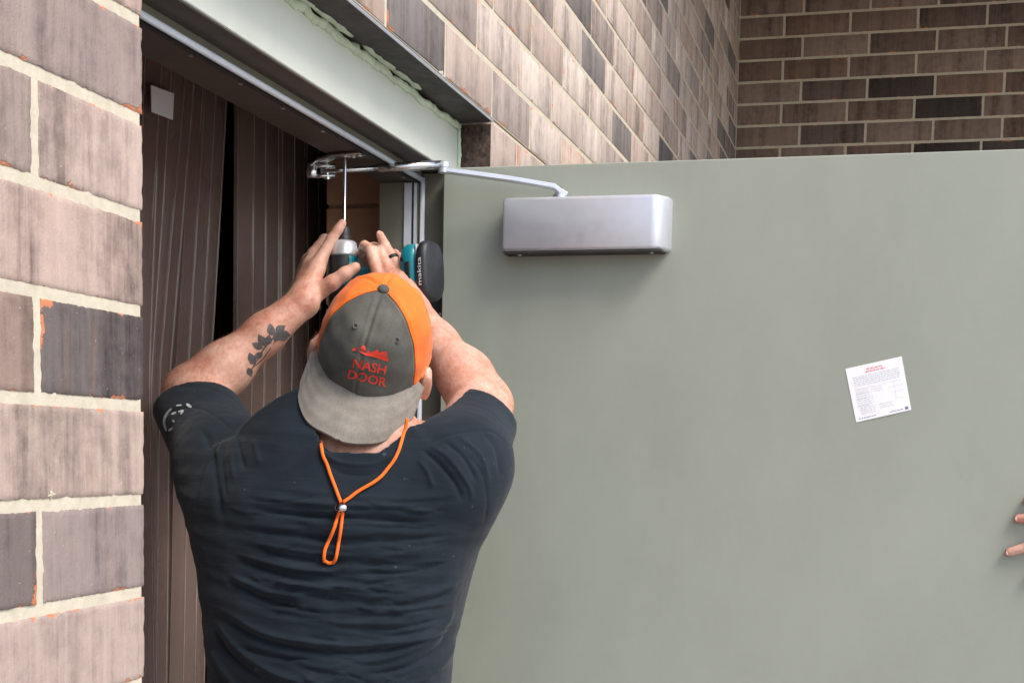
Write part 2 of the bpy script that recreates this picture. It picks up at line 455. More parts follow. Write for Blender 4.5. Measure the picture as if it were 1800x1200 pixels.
# roof slab out of view, added to darken the back wall
roof = empty('added_shade_roof', (1.5, 6, 4.0)); tag(roof, 'unseen brown roof overhang above the back wall', 'roof')
MB().box([.02, 4.1, 3.95], [4.6, YC-.004, 4.05]).build('soffit', M['blocker_board'], roof)
MB().box([.02, 4.06, 3.92], [4.6, 4.098, 4.4]).build('blocker_front', M['blocker_board'], roof)

# ---- inside of the building
iw = empty('block_wall', (-.22, 2.8, 0)); tag(iw, 'brown painted block wall lining the inside of the doorway', 'wall')
bz = .2032; zb = atY(610, 361, 2.776)[2] - bz*10
MB().box([-.352, 2.788, 0], [-.203, 3.6, 3.2]).build('mortar', M['block_joint'], iw)
for k in range(0, 15):
    z0 = zb + k*bz
    if z0 < 0 or z0 > 2.6: continue
    MB().box([-.355, 2.782, z0+.004], [-.204, 3.18, z0+bz-.004], .002).build('block', M['block'], iw)
    MB().box([-.355, 3.188, z0+.004], [-.204, 3.58, z0+bz-.004], .002).build('block', M['block'], iw)
# jagged mortar lump line between frame and block
mb = MB()
for z in np.arange(.1, 2.16, .035): mb.lathe((-.214+random.uniform(-.003, .003), 2.779, z), (0, -1, 0), [(0, .016), (.008, .011), (.011, .003)], 7)
mb.build('mortar_lumps', M['rubber'], iw)
MB().box([-.355, 1.0, 0], [-.203, 1.352, 3.2]).build('block_pier', M['block'], iw)
MB().box([-.355, 1.352, 2.24], [-.203, 2.782, 3.2]).build('block_head', M['block'], iw)
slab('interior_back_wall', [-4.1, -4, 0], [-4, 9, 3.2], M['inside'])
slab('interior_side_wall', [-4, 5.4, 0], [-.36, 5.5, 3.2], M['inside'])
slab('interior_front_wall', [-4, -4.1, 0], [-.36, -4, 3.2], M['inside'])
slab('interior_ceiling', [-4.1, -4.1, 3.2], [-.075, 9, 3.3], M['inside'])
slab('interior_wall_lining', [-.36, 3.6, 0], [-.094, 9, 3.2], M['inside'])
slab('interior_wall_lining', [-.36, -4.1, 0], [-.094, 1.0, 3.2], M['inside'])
wd = empty('wooden_cabinet', (-1.6, 4.2, 0)); tag(wd, 'varnished wooden cabinet glimpsed through the gap in the strip curtain', 'cabinet')
MB().box([-2.6, 3.9, 0], [-1.15, 4.4, 2.02], .004).build('carcass', M['wood'], wd)
for xx in (-2.57, -1.86): MB().box([xx, 3.88, .08], [xx+.68, 3.899, 1.95], .003).build('cabinet_door', M['wood'], wd)

# ============================================================ DOOR FRAME
XF, ZH0, ZH1, YJ = -.067, 2.117, 2.209, 2.700
fr = empty('door_frame', (-.13, 2.1, 0)); tag(fr, 'pale green steel door frame set back in the brick opening', 'door frame')
MB().box([-.120, 1.418, ZH0+.0015], [XF, 2.757, ZH1], .0015).build('head', M['frame'], fr)
MB().box([-.1175, 1.43, ZH0-.0015], [-.0685, YJ-.001, ZH0+.0013]).build('head_rabbet', M['frame_shade'], fr)
st = MB().box([-.203, 1.43, 2.097], [-.1177, 2.757, 2.20], .001).build('head_stop', M['frame_shade'], fr)
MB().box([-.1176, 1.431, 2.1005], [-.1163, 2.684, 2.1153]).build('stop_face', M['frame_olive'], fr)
for Y in (1.62, 1.78, 1.93, 2.08, 2.24, 2.56, 2.64):
    MB().lathe((-.138, Y, 2.0972), (0, 0, -1), [(0, .0042), (.0012, .0040), (.002, .002)], 10).build('screw', M['screw'], st)
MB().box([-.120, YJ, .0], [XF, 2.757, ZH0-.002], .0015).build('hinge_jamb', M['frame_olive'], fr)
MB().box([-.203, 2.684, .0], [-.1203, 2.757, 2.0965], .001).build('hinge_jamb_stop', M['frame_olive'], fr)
MB().box([XF-.002, YJ+.0005, .0], [XF+.0012, 2.7572, ZH0]).build('jamb_face', M['frame'], fr)
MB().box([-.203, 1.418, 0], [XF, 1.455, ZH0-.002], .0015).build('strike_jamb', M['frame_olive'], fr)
# weatherstrip: aluminium carrier and pale vinyl bulb, mitred at the corner
ws = MB().tube([(-.1135, 1.44, 2.0985), (-.1135, 2.683, 2.0985)], .0050, 10).build('weatherstrip', M['vinyl'], fr, True)
MB().tube([(-.1135, 2.6828, 2.1025), (-.1135, 2.6828, .02)], .0050, 10).build('weatherstrip', M['vinyl'], fr, True)
MB().box([-.1285, 1.46, 2.0935], [-.1215, 2.683, 2.0968]).build('strip_carrier', M['rubber'], ws)
MB().box([-.150, 2.6805, .02], [-.134, 2.6838, 2.094]).build('strip_carrier', M['vinyl'], ws)
MB().box([-.1335, 2.6795, .02], [-.1305, 2.6838, 2.094]).build('strip_seal', M['rubber'], ws)
MB().box([-.130, 2.6805, .02], [-.1245, 2.6838, 2.094]).build('strip_carrier', M['vinyl'], ws)
# caulk bead, ragged, along the head and down the jamb
def caulk(name, pts, wfun, parent, seed):
    r = np.random.default_rng(seed); V = []; Fc = []; n = 12
    P = [np.array(p, float) for p in pts]; m = len(P)
    for i, p in enumerate(P):
        t = P[min(i+1, m-1)]-P[max(i-1, 0)]; t /= np.linalg.norm(t)
        a = np.array((1., 0, 0)); b = np.cross(t, a); w, d = wfun(i)
        for k in range(n):
            th = 2*math.pi*k/n
            q = p + a*d*math.cos(th)*(1+.12*r.normal()) + b*w*math.sin(th)*(1+.10*r.normal())
            V.append(q)
    for i in range(m-1):
        for k in range(n):
            k2 = (k+1) % n; Fc.append((i*n+k, i*n+k2, (i+1)*n+k2, (i+1)*n+k))
    Fc.append(tuple(range(n))); Fc.append(tuple((m-1)*n+k for k in range(n))[::-1])
    return mesh(name, V, Fc, M['caulk'], parent, True)
rc = np.random.default_rng(4); N = 320
hz = np.interp(np.arange(N), np.arange(0, N+10, 9), rc.normal(0, 1, len(np.arange(0, N+10, 9))))
hw = np.interp(np.arange(N), np.arange(0, N+5, 4), rc.normal(0, 1, len(np.arange(0, N+5, 4))))
caulk('sealant_bead', [(XF+.001, 1.42+1.342*i/(N-1), 2.2135+.0022*hz[i]) for i in range(N)], lambda i: (.0062+.0018*abs(hw[i])+.0008*hz[i], .0062+.0016*hw[i]), fr, 1)
caulk('sealant_bead', [(XF+.0008, 2.7625+.0006*hz[i], .02+2.19*i/(N-1)) for i in range(N)], lambda i: (.0052+.0010*abs(hw[i]), .0045+.0010*hw[i]), fr, 2)
# ragged smears of sealant left on the lintel soffit
for k in range(16):
    Y = 1.75+rc.uniform(0, .95); L = rc.uniform(.012, .05)
    V = []; nn = 12
    for j in range(nn):
        th = 2*math.pi*j/nn; V.append((XF+.010+.007*math.sin(th)*(1+.3*rc.normal()), Y+L*math.cos(th), 2.2212+.0005*rc.normal()))
    V.append((XF+.010, Y, 2.2175)); mesh('sealant_smear', V, [(j, (j+1) % nn, nn) for j in range(nn)], M['caulk'], fr, True)

# ============================================================ STRIP CURTAIN
sc_ = empty('strip_curtain', (-.43, 2.4, 0)); tag(sc_, 'smoky translucent ribbed strip curtain hanging inside the doorway', 'curtain')
MB().box([-.465, 1.45, 2.30], [-.395, 3.40, 2.36], .004).build('rail', M['steel_dark'], sc_)
M['pvc_highlight'] = simple('pale_pvc_highlight', (.46, .40, .37), .25, var=.3, vscale=9)  # pale colour stands in for light catching the strip ribs
M['pvc_highlight'].node_tree.nodes['Principled BSDF'].inputs['Alpha'].default_value = .6
def strip(yc, w, x0, swing, bow, seed, sway=0.):
    r = np.random.default_rng(seed); nu, nz = 96, 30; V = []; Fc = []
    ph = r.uniform(0, 6, 4)
    for side in (1, -1):
        for j in range(nz+1):
            z = 2.34 - (2.34-.03)*j/nz; dz = 2.34-z
            xs = x0 - swing*min(dz, .65) + .006*math.sin(dz*2.3+ph[0])
            ys = yc - sway*dz + .004*math.sin(dz*1.7+ph[1])
            for i in range(nu+1):
                u = i/nu*2-1
                rib = 0.
                q = abs((i % 8)-4)
                if i % 32 == 0 or i in (1, 95): rib = .0024
                x = xs + bow*(1-u*u) + .003*math.sin(u*2.5+ph[2]+dz) + side*(.0011+rib)
                V.append((x, ys+u*w/2, z))
    n1 = (nu+1)*(nz+1); W = nu+1
    for s, off in ((0, 0), (1, n1)):
        for j in range(nz):
            for i in range(nu):
                f = (off+j*W+i, off+(j+1)*W+i, off+(j+1)*W+i+1, off+j*W+i+1); Fc.append(f if s == 0 else f[::-1])
    for j in range(nz):
        for i in (0, nu):
            f = (j*W+i, n1+j*W+i, n1+(j+1)*W+i, (j+1)*W+i); Fc.append(f if i == 0 else f[::-1])
    o = mesh('strip', V, Fc, M['pvc'], sc_, True); autosmooth(o, 30)
    mb = MB()
    for i in (2, 34, 62, 94): mb.tube([np.array(V[j*W+i])+np.array((.0006, 0, 0)) for j in range(0, nz+1)], .0011, 5)
    tag(mb.build('rib_highlights', M['pvc_highlight'], o, True), kind='stuff')
    return o
STR = [(1.60, .2, -.43, 0, .004, 0), (1.76, .2, -.438, 0, .005, 0), (1.91, .19, -.43, .03, .004, 0), (2.05, .18, -.438, .05, .004, 0), (2.17, .16, -.43, .05, .006, .0), (2.26, .13, -.440, .06, .006, .01),
       (2.345, .13, -.428, .09, .008, .03), (2.435, .135, -.437, .062, .006, .03), (2.60, .20, -.430, .0, .006, 0), (2.75, .2, -.438, 0, .004, 0), (2.89, .2, -.43, .0, .005, 0), (3.04, .2, -.438, 0, .004, 0), (3.20, .2, -.43, 0, .004, 0)]
for k, a in enumerate(STR): strip(a[0], a[1], a[2], a[3], a[4], k+3, a[5])
q = [atX(x, y, -.418) for x, y in ((266, 150), (306, 165), (304, 211), (267, 197))]
sq = MB().add([tuple(p) for p in q]+[(p[0]-.0012, p[1], p[2]) for p in q], [(0, 1, 2, 3), (7, 6, 5, 4), (0, 4, 5, 1), (1, 5, 6, 2), (2, 6, 7, 3), (3, 7, 4, 0)]).build('note_card', M['white'])
tag(sq, 'small square white card stuck high on the strip curtain', 'card')

# ============================================================ DOOR
YD = 2.649; DX0, DX1 = -.060, 1.085
door = empty('door', (DX0, YD, 0)); tag(door, 'large flush olive green steel door standing open', 'door')
lf = MB().box([DX0, YD, .012], [DX1, YD+.045, 2.1135], .0018).build('door_leaf', M['door'], door)
def hinge(z0):
    hp = MB().box([-.108, YJ-.0028, z0], [XF, YJ-.0004, z0+.115], .0008).build('hinge', M['steel_dark'], door)
    for dz in (.012, .042, .073, .103):
        MB().lathe((-.092 if dz in (.012, .073) else -.080, YJ-.0029, z0+dz), (0, -1, 0), [(0, .0045), (.001, .0042), (.0016, .002)], 10).build('screw', M['screw'], hp)
    mb = MB()
    for k in range(5): mb.lathe((XF+.0045, YJ-.002, z0+k*.023), (0, 0, 1), [(.0008, .0058), (.0222, .0058)], 14)
    mb.build('knuckle', M['steel_dark'], hp, False)
for z0 in (.22, 1.0, 1.80): hinge(z0)

# ============================================================ DOOR CLOSER
import bmesh
def rbox(name, a, b, bev, seg, mat, parent, loc_off=None):
    me = bpy.data.meshes.new(name); bm = bmesh.new(); bmesh.ops.create_cube(bm, size=1)
    a = np.array(a, float); b = np.array(b, float); c = (a+b)/2; s = b-a
    for v in bm.verts: v.co = Vector(c + np.array(v.co)*s)
    bmesh.ops.bevel(bm, geom=list(bm.edges), offset=bev, segments=seg, profile=.5, affect='EDGES')
    bm.to_mesh(me); bm.free()
    o = link(name, me, mat, parent, True); autosmooth(o, 50); return o
cl = empty('door_closer', (.23, YD, 2.0)); tag(cl, 'silver door closer with a long box cover and jointed arm', 'door closer')
me = bpy.data.meshes.new('cover'); bm = bmesh.new()
prof = [(.072, -.0005), (.072, -.046), (.0745, -.0515), (.080, -.054), (.352, -.054), (.360, -.0528), (.3655, -.0495), (.3785, -.026), (.3815, -.018), (.383, -.0005)]
lo_ = [bm.verts.new((x, YD+y, 1.9475)) for x, y in prof]; hi_ = [bm.verts.new((x, YD+y, 2.0455)) for x, y in prof]; nP = len(prof)
bm.faces.new(lo_[::-1]); bm.faces.new(hi_)
for k in range(nP): bm.faces.new((lo_[k], lo_[(k+1) % nP], hi_[(k+1) % nP], hi_[k]))
bmesh.ops.recalc_face_normals(bm, faces=bm.faces)
ed = [e for e in bm.edges if abs(e.verts[0].co.z-e.verts[1].co.z) < 1e-6 and min(e.verts[0].co.y, e.verts[1].co.y) < YD-.004]
bmesh.ops.bevel(bm, geom=ed, offset=.0065, segments=3, profile=.5, affect='EDGES')
bm.to_mesh(me); bm.free(); autosmooth(link('cover', me, M['alu'], cl), 32)
MB().box([.074, YD-.050, 1.9445], [.372, YD-.002, 1.9474]).build('base_plate', M['steel_dark'], cl)
for xx in (.10, .35): MB().lathe((xx, YD-.025, 1.9444), (0, 0, -1), [(0, .0045), (.0015, .004), (.002, .002)], 10).build('screw', M['screw'], cl)
MB().lathe((.177, YD-.030, 2.0452), (0, 0, 1), [(0, .0135), (.006, .0135), (.007, .010), (.016, .0095), (.017, .006)], 20).build('spindle', M['chrome'], cl, False)
A0 = np.array((.177, YD-.030, 2.0575)); A1 = np.array((.166, YD-.033, 2.0665)); EL = np.array((-.032, 2.564, 2.0965))
mb = MB()
def bar(mb, pts, w, t):
    P = [np.array(p, float) for p in pts]; V = []; Fc = []
    for i, p in enumerate(P):
        d = P[min(i+1, len(P)-1)]-P[max(i-1, 0)]; d /= np.linalg.norm(d); s = np.cross(d, (0, 0, 1.)); s /= np.linalg.norm(s); u = np.cross(s, d)
        for a, b in ((-1, -.6), (-.8, -1), (.8, -1), (1, -.6), (1, .6), (.8, 1), (-.8, 1), (-1, .6)): V.append(p+s*w/2*a+u*t/2*b)
    for i in range(len(P)-1):
        for k in range(8): Fc.append((i*8+k, i*8+(k+1) % 8, (i+1)*8+(k+1) % 8, (i+1)*8+k))
    Fc.append(tuple(range(8))[::-1]); Fc.append(tuple(len(P)*8-8+k for k in range(8)))
    return mb.add(V, Fc)
bar(mb, [A0+np.array((.012, .003, -.006)), A0, A1, A1*.6+EL*.4, EL-np.array((0, 0, .004))], .020, .0095).build('main_arm', M['alu'], cl)
elb = MB().lathe(EL-np.array((0, 0, .010)), (0, 0, 1), [(0, .0075), (.001, .0105), (.009, .0108), (.0095, .0092), (.0105, .0092), (.011, .0108), (.020, .0105), (.0225, .006)], 20).build('elbow', M['alu'], cl, False); autosmooth(elb, 30)
FK = np.array((-.222, 2.432, 2.0715))
mb = MB(); d = FK-EL; d = d/np.linalg.norm(d)
mb.tube([EL+d*.004+np.array((0, 0, .006)), EL+d*.05+np.array((0, 0, .005)), EL*.45+FK*.55+np.array((0, 0, .003))], [.0080, .0088, .0082], 12)
mb.tube([EL*.5+FK*.5+np.array((0, 0, .003)), FK], .0050, 12).build('forearm', M['chrome'], cl, True)
mb = MB()
for dz in (-.0085, .0085): bar(mb, [FK+d*.016+np.array((0, 0, dz)), FK-d*.030+np.array((0, 0, dz))], .015, .0035) if False else mb.tube([FK-d*.026+np.array((0, 0, dz)), FK+d*.014+np.array((0, 0, dz))], .0038, 10)
mb.lathe(FK+d*.016-np.array((0, 0, .0115)), (0, 0, 1), [(0, .0085), (.004, .0098), (.019, .0098), (.023, .0085)], 16)
mb.build('fork', M['chrome'], cl, True)
fkn = MB().lathe(FK-d*.012-np.array((0, 0, .015)), (0, 0, 1), [(0, .0055), (.004, .0058), (.004, .0035), (.026, .0035), (.026, .0058), (.031, .0050)], 12).build('fork_bolt', M['chrome'], cl)
BR = np.array((-.165, 2.405, 2.0925))
mb = MB(); bar(mb, [FK+d*.018+np.array((0, 0, .010)), FK+d*.006+np.array((.004, -.002, .0165)), BR+np.array((-.02, .004, .0000)), BR+np.array((.036, -.002, .0012))], .024, .0055)
brk = mb.build('soffit_bracket', M['chrome'], cl)
for dx, dy in ((0, 0), (.014, .004), (.028, -.003)):
    MB().lathe(BR+np.array((dx, dy, -.0024)), (0, 0, -1), [(0, .0045), (.0018, .0042), (.0028, .002)], 10).build('screw', M['screw'], brk)

# ============================================================ LABEL ON THE DOOR
SQ = [atY(x, y, YD) for x, y in ((1486, 648), (1585, 626), (1602, 720), (1505, 742))]
lab = empty('paper_label', tuple(SQ[3])); tag(lab, 'white printed paper label stuck crooked on the green door', 'label')
def quad_on(u0, v0, u1, v1, off):
    def pt(u, v):
        p = (SQ[0]*(1-u)+SQ[1]*u)*(1-v) + (SQ[3]*(1-u)+SQ[2]*u)*v; return (p[0], YD-off-.0006*math.sin(u*3)*math.sin(v*2), p[2])
    return [pt(u0, v0), pt(u1, v0), pt(u1, v1), pt(u0, v1)]
V = []; Fc = []
for j in range(9):
    for i in range(9): V.append(quad_on(i/8, j/8, i/8, j/8, .0007)[0])
Fc = [(j*9+i, j*9+i+9, j*9+i+10, j*9+i+1) for j in range(8) for i in range(8)]
mesh('sheet', V, Fc, M['paper'], lab, True)
rl = random.Random(5)
def print_lines(name, mat, rows):
    mb = MB()
    for u0, u1, v, hgt in rows:
        u = u0
        while u < u1-.01:
            w = min(rl.uniform(.018, .07), u1-u)
            mb.add(quad_on(u, v, u+w, v+hgt, .0011), [(0, 3, 2, 1)]); u += w+rl.uniform(.008, .02)
    return mb.build(name, mat, lab)
print_lines('red_heading', M['red_ink'], [(.36, .64, .075, .028), (.33, .68, .125, .024)])
print_lines('printed_text', M['grey_ink'], [(.10, .92, .19+.032*k, .011) for k in range(6)] + [(.10, .34, .43+.04*k, .010) for k in range(8)] + [(.42, .58, .43+.04*k, .010) for k in range(3)] + [(.12, .40, .76+.036*k, .009) for k in range(4)] + [(.47, .72, .76+.036*k, .009) for k in range(3)])
mb = MB()
for v in (.41, .50, .60, .73): mb.add(quad_on(.08, v, .94, v+.006, .0010), [(0, 3, 2, 1)])
for u in (.37, .78): mb.add(quad_on(u, .41, u+.005, .73, .0010), [(0, 3, 2, 1)])
mb.build('table_rules', M['grey_ink'], lab)
tag(print_lines('small_print', M['dark_ink'], [(.06, .40, .945, .012), (.62, .86, .945, .012)]), kind='stuff')
MB().add(quad_on(.90, .92, .955, .97, .0011), [(0, 3, 2, 1)]).build('seal', M['dark_ink'], lab)

# ============================================================ implicit-surface modelling for bodies and cloth
def seg_d(P, a, b, ra, rb, sq=None):
    """tapered capsule; sq = (axis, factor) flattens the section along an axis"""
    ab = b-a; t = np.clip(((P-a) @ ab)/max(1e-9, ab @ ab), 0, 1)
    q = P - a - t[:, None]*ab
    if sq is not None:
        ax, k = sq; ax = np.array(ax, float); ax /= np.linalg.norm(ax)
        q = q + np.outer((q @ ax)*(1/k-1), ax)
    return np.sqrt(np.einsum('ij,ij->i', q, q)) - (ra + (rb-ra)*t)
def smin(a, b, k):
    h = np.clip(.5+.5*(b-a)/k, 0, 1); return b*(1-h)+a*h - k*h*(1-h)
class Field:
    def __init__(s): s.pr = []
    def cap(s, a, b, ra, rb=None, k=.01, sq=None): s.pr.append((np.array(a, float), np.array(b, float), ra, ra if rb is None else rb, k, sq)); return s
    def chain(s, pts, rs, k=.01, sq=None):
        for i in range(len(pts)-1): s.cap(pts[i], pts[i+1], rs[i], rs[i+1], k, sq)
        return s
    def ell(s, c, axes, radii, k=.01): s.pr.append(('e', np.array(c, float), np.array(axes, float), np.array(radii, float), k)); return s
    def fun(s, f): s.pr.append(('f', f)); return s
    def bounds(s, pad):
        lo = np.full(3, 1e9); hi = -lo
        for p in s.pr:
            if isinstance(p[0], str):
                if p[0] == 'e':
                    r = p[3].max(); lo = np.minimum(lo, p[1]-r); hi = np.maximum(hi, p[1]+r)
                continue
            r = max(p[2], p[3])*1.0
            lo = np.minimum(lo, np.minimum(p[0], p[1])-r); hi = np.maximum(hi, np.maximum(p[0], p[1])+r)
        return lo-pad, hi+pad
    def __call__(s, P):
        d = np.full(len(P), 1.)
        for p in s.pr:
            if isinstance(p[0], str):
                if p[0] == 'e':
                    q = ((P-p[1]) @ p[2].T)/p[3]; l = np.sqrt((q*q).sum(1)); g = np.sqrt(((q/p[3])**2).sum(1))+1e-9
                    d = smin(d, l*(l-1)/g, p[4])
                else: d = p[1](P, d)
                continue
            a, b, ra, rb, k, sq = p; m = max(ra, rb)+.10
            lo = np.minimum(a, b)-m; hi = np.maximum(a, b)+m
            I = np.nonzero(((P > lo) & (P < hi)).all(1))[0]
            if len(I): d[I] = smin(d[I], seg_d(P[I], a, b, ra, rb, sq), k)
        return d
def surface(field, h, lo, hi, B=4):
    n = (np.ceil((hi-lo)/(h*B)).astype(int)+1); N = n*B
    g = np.stack(np.meshgrid(*[lo[i]+(np.arange(n[i])+.5-.5/B)*h*B for i in range(3)], indexing='ij'), -1).reshape(-1, 3)
    cv = field(g).reshape(n)
    vol = np.repeat(np.repeat(np.repeat(cv, B, 0), B, 1), B, 2).astype(np.float32)
    act = np.abs(cv) < h*B*2.2
    idx = np.argwhere(act)
    off = np.stack(np.meshgrid(*[np.arange(B)]*3, indexing='ij'), -1).reshape(-1, 3)
    for s0 in range(0, len(idx), 20000):
        ii = (idx[s0:s0+20000, None, :]*B + off[None]).reshape(-1, 3)
        vol[ii[:, 0], ii[:, 1], ii[:, 2]] = field(lo + ii*h)
    ins = vol < 0
    c = np.zeros(np.array(vol.shape)-1, np.int8)
    for dx in (0, 1):
        for dy in (0, 1):
            for dz in (0, 1): c += ins[dx:vol.shape[0]-1+dx, dy:vol.shape[1]-1+dy, dz:vol.shape[2]-1+dz]
    A = np.argwhere((c > 0) & (c < 8)); vid = -np.ones(c.shape, np.int32); vid[tuple(A.T)] = np.arange(len(A))
    cor = [(0,0,0),(1,0,0),(0,1,0),(1,1,0),(0,0,1),(1,0,1),(0,1,1),(1,1,1)]
    val = [vol[tuple((A+np.array(k)).T)] for k in cor]
    S = np.zeros((len(A), 3)); cnt = np.zeros(len(A))
    for i, j in ((0,1),(2,3),(4,5),(6,7),(0,2),(1,3),(4,6),(5,7),(0,4),(1,5),(2,6),(3,7)):
        a, b = val[i], val[j]; m = (a < 0) != (b < 0); t = np.where(m, a/np.where(m, a-b, 1), 0)
        S += (np.array(cor[i]) + t[:, None]*(np.array(cor[j])-np.array(cor[i])))*m[:, None]; cnt += m
    V = lo + (A + S/cnt[:, None])*h
    Fc = []
    for ax in range(3):
        o1, o2 = [(1, 2), (2, 0), (0, 1)][ax]
        sl = [slice(0, -1)]*3; sh = [slice(0, -1)]*3; sh[ax] = slice(1, None)
        fl = np.zeros(vol.shape, bool); aa = [slice(None)]*3; bb = [slice(None)]*3; aa[ax] = slice(0, -1); bb[ax] = slice(1, None)
        fl[tuple(aa)] = ins[tuple(aa)] != ins[tuple(bb)]
        E = np.argwhere(fl); E = E[(E[:, o1] > 0) & (E[:, o2] > 0)]
        e1 = np.zeros(3, int); e1[o1] = 1; e2 = np.zeros(3, int); e2[o2] = 1
        ok = np.ones(len(E), bool)
        for k in range(3): ok &= E[:, k] < c.shape[k]
        E = E[ok]
        q = np.stack([vid[tuple((E-e1-e2).T)], vid[tuple((E-e2).T)], vid[tuple(E.T)], vid[tuple((E-e1).T)]], 1)
        flip = ~ins[tuple(E.T)]; q[flip] = q[flip][:, ::-1]
        Fc.append(q[(q >= 0).all(1)])
    return V, np.concatenate(Fc)
def np_mesh(name, V, Q, mat, parent, smooth=True):
    me = bpy.data.meshes.new(name)
    me.vertices.add(len(V)); me.vertices.foreach_set('co', np.asarray(V, np.float32).ravel())
    me.loops.add(Q.size); me.loops.foreach_set('vertex_index', Q.astype(np.int32).ravel())
    me.polygons.add(len(Q)); me.polygons.foreach_set('loop_start', np.arange(0, Q.size, 4, dtype=np.int32)); 
    me.update(calc_edges=True); me.validate()
    return link(name, me, mat, parent, smooth)
def smooth_mesh(V, Q, it=2, lam=.5):
    n = len(V)
    for _ in range(it):
        acc = np.zeros_like(V); cnt = np.zeros(n)
        for a, b in ((0, 1), (1, 2), (2, 3), (3, 0)):
            np.add.at(acc, Q[:, a], V[Q[:, b]]); np.add.at(acc, Q[:, b], V[Q[:, a]])
            np.add.at(cnt, Q[:, a], 1); np.add.at(cnt, Q[:, b], 1)
        V = V*(1-lam) + lam*acc/np.maximum(cnt, 1)[:, None]
    return V
def normals(V, Q):
    nf = np.cross(V[Q[:, 2]]-V[Q[:, 0]], V[Q[:, 3]]-V[Q[:, 1]]); N = np.zeros_like(V)
    for k in range(4): np.add.at(N, Q[:, k], nf)
    return N/(np.linalg.norm(N, axis=1)[:, None]+1e-12)
def projv(V):
    d = V-CAM; z = d @ FW; return np.stack([900+F*(d @ CR)/z, PPY-F*(d @ CU)/z], 1)
def pdist(p, poly):
    d = np.full(len(p), 1e9); tt = np.zeros(len(p)); m = len(poly)-1
    for i in range(m):
        a = np.array(poly[i], float); b = np.array(poly[i+1], float); ab = b-a; t = np.clip(((p-a) @ ab)/(ab @ ab), 0, 1)
        q = p-a-t[:, None]*ab; l = np.sqrt((q*q).sum(1)); k = l < d; d[k] = l[k]; tt[k] = (i+t[k])/m
    return d, tt
def fnoise(p, seed, octv=4):
    """smooth sum-of-sines noise for arrays of points"""
    r = np.random.default_rng(seed); out = np.zeros(len(p)); amp = 1.; fr = 1.
    for _ in range(octv):
        for _ in range(4):
            w = r.normal(size=p.shape[1])*fr*2; out += amp*np.sin(p @ w + r.uniform(0, 6.28))*.5
        amp *= .55; fr *= 1.9
    return out

# ------------------------------------------------------------ person materials
def skin_material():
    n = NT('skin'); co = n.coord()
    a = n.noise(co, 26, 5, .6); b = n.noise(co, 150, 3, .6); c = n.noise(co, 7, 3, .5)
    k = n.math('ADD', n.math('MULTIPLY', a, .5), n.math('ADD', n.math('MULTIPLY', b, .2), n.math('MULTIPLY', c, .3)))
    base = n.ramp(k, [(.39, (.46, .175, .115)), (.5, (.585, .305, .215)), (.60, (.67, .405, .31))])
    n.set(Base_Color=base, Roughness=.48); n.b.inputs['Subsurface Weight'].default_value = .05
    n.b.inputs['Subsurface Radius'].default_value = (.012, .004, .002); n.b.inputs['Subsurface Scale'].default_value = .6
    n.b.inputs['Specular IOR Level'].default_value = .4
    vein = n.noise(n.map(co, (1, 1, 1)), 42, 3, .5, dist=1.2)
    n.bump(n.math('ADD', n.math('ADD', b, n.math('MULTIPLY', vein, 1.6)), n.math('MULTIPLY', n.noise(co, 420, 3, .6), .8)), .42, .0011); return n.m
M['skin'] = skin_material()
def cloth_material(name, c0, c1, wscale=900, rough=.92, sheen=.15, lint=.0, crease=False):
    n = NT(name); co = n.coord()
    a = n.noise(co, 14, 5, .65); f = n.noise(co, wscale, 2, .5)
    base = n.ramp(n.math('ADD', n.math('MULTIPLY', a, .75), n.math('MULTIPLY', f, .25)), [(.35, c0), (.65, c1)])
    if lint:
        sp = n.ramp(n.noise(co, 85, 2, .5), [(.745, 0.), (.765, 1.)]); base = n.mix(n.math('MULTIPLY', sp, lint), base, (.30, .33, .36, 1))
    n.set(Base_Color=base, Roughness=rough); n.b.inputs['Sheen Weight'].default_value = sheen; n.b.inputs['Specular IOR Level'].default_value = .2
    hgt = f
    if crease:
        c1 = n.noise(n.map(co, (1.1, 1.1, 9), rot=(0, .06, 0)), 5, 6, .62, dist=.5); c2 = n.noise(n.map(co, (1.2, 1.2, 7), rot=(0, -.25, 0)), 9, 5, .6, dist=.4)
        hgt = n.math('ADD', n.math('MULTIPLY', f, .10), n.math('ADD', n.math('MULTIPLY', c1, 1.3), n.math('MULTIPLY', c2, .6)))
        n.bump(hgt, .30, .005); return n.m
    n.bump(hgt, .35, .0006); return n.m
M['shirt'] = cloth_material('black_cotton', (.0075, .0125, .0180), (.0140, .0215, .0305), sheen=.08, lint=.15, crease=True)
M['jeans'] = cloth_material('dark_denim', (.02, .028, .045), (.035, .045, .07))
M['cap_grey'] = cloth_material('worn_grey_canvas', (.060, .060, .050), (.125, .122, .105), 500, .8, .1)
M['cap_brim'] = cloth_material('faded_grey_canvas', (.150, .132, .108), (.290, .265, .232), 500, .9, .1)
M['cap_orange'] = cloth_material('orange_mesh', (.78, .135, .016), (.92, .205, .028), 700, .7, .1)
M['cord'] = cloth_material('orange_cord', (.80, .12, .012), (.95, .19, .02), 900, .6, .1)
M['thread'] = cloth_material('red_thread', (.55, .035, .02), (.78, .075, .04), 800, .6, .1)
M['ink'] = simple('tattoo_ink', (.085, .078, .080), .55, var=.5, vscale=220)
M['ink'].node_tree.nodes['Principled BSDF'].inputs['Alpha'].default_value = .82
M['print'] = simple('white_shirt_print', (.50, .53, .55), .8, var=.1, vscale=60)
M['ring'] = simple('black_silicone_ring', (.012, .014, .018), .5)
M['hair'] = simple('brown_hair', (.10, .055, .035), .6, var=.3, vscale=120)
M['shoe'] = simple('brown_boot_leather', (.09, .055, .035), .6, var=.2, vscale=20)

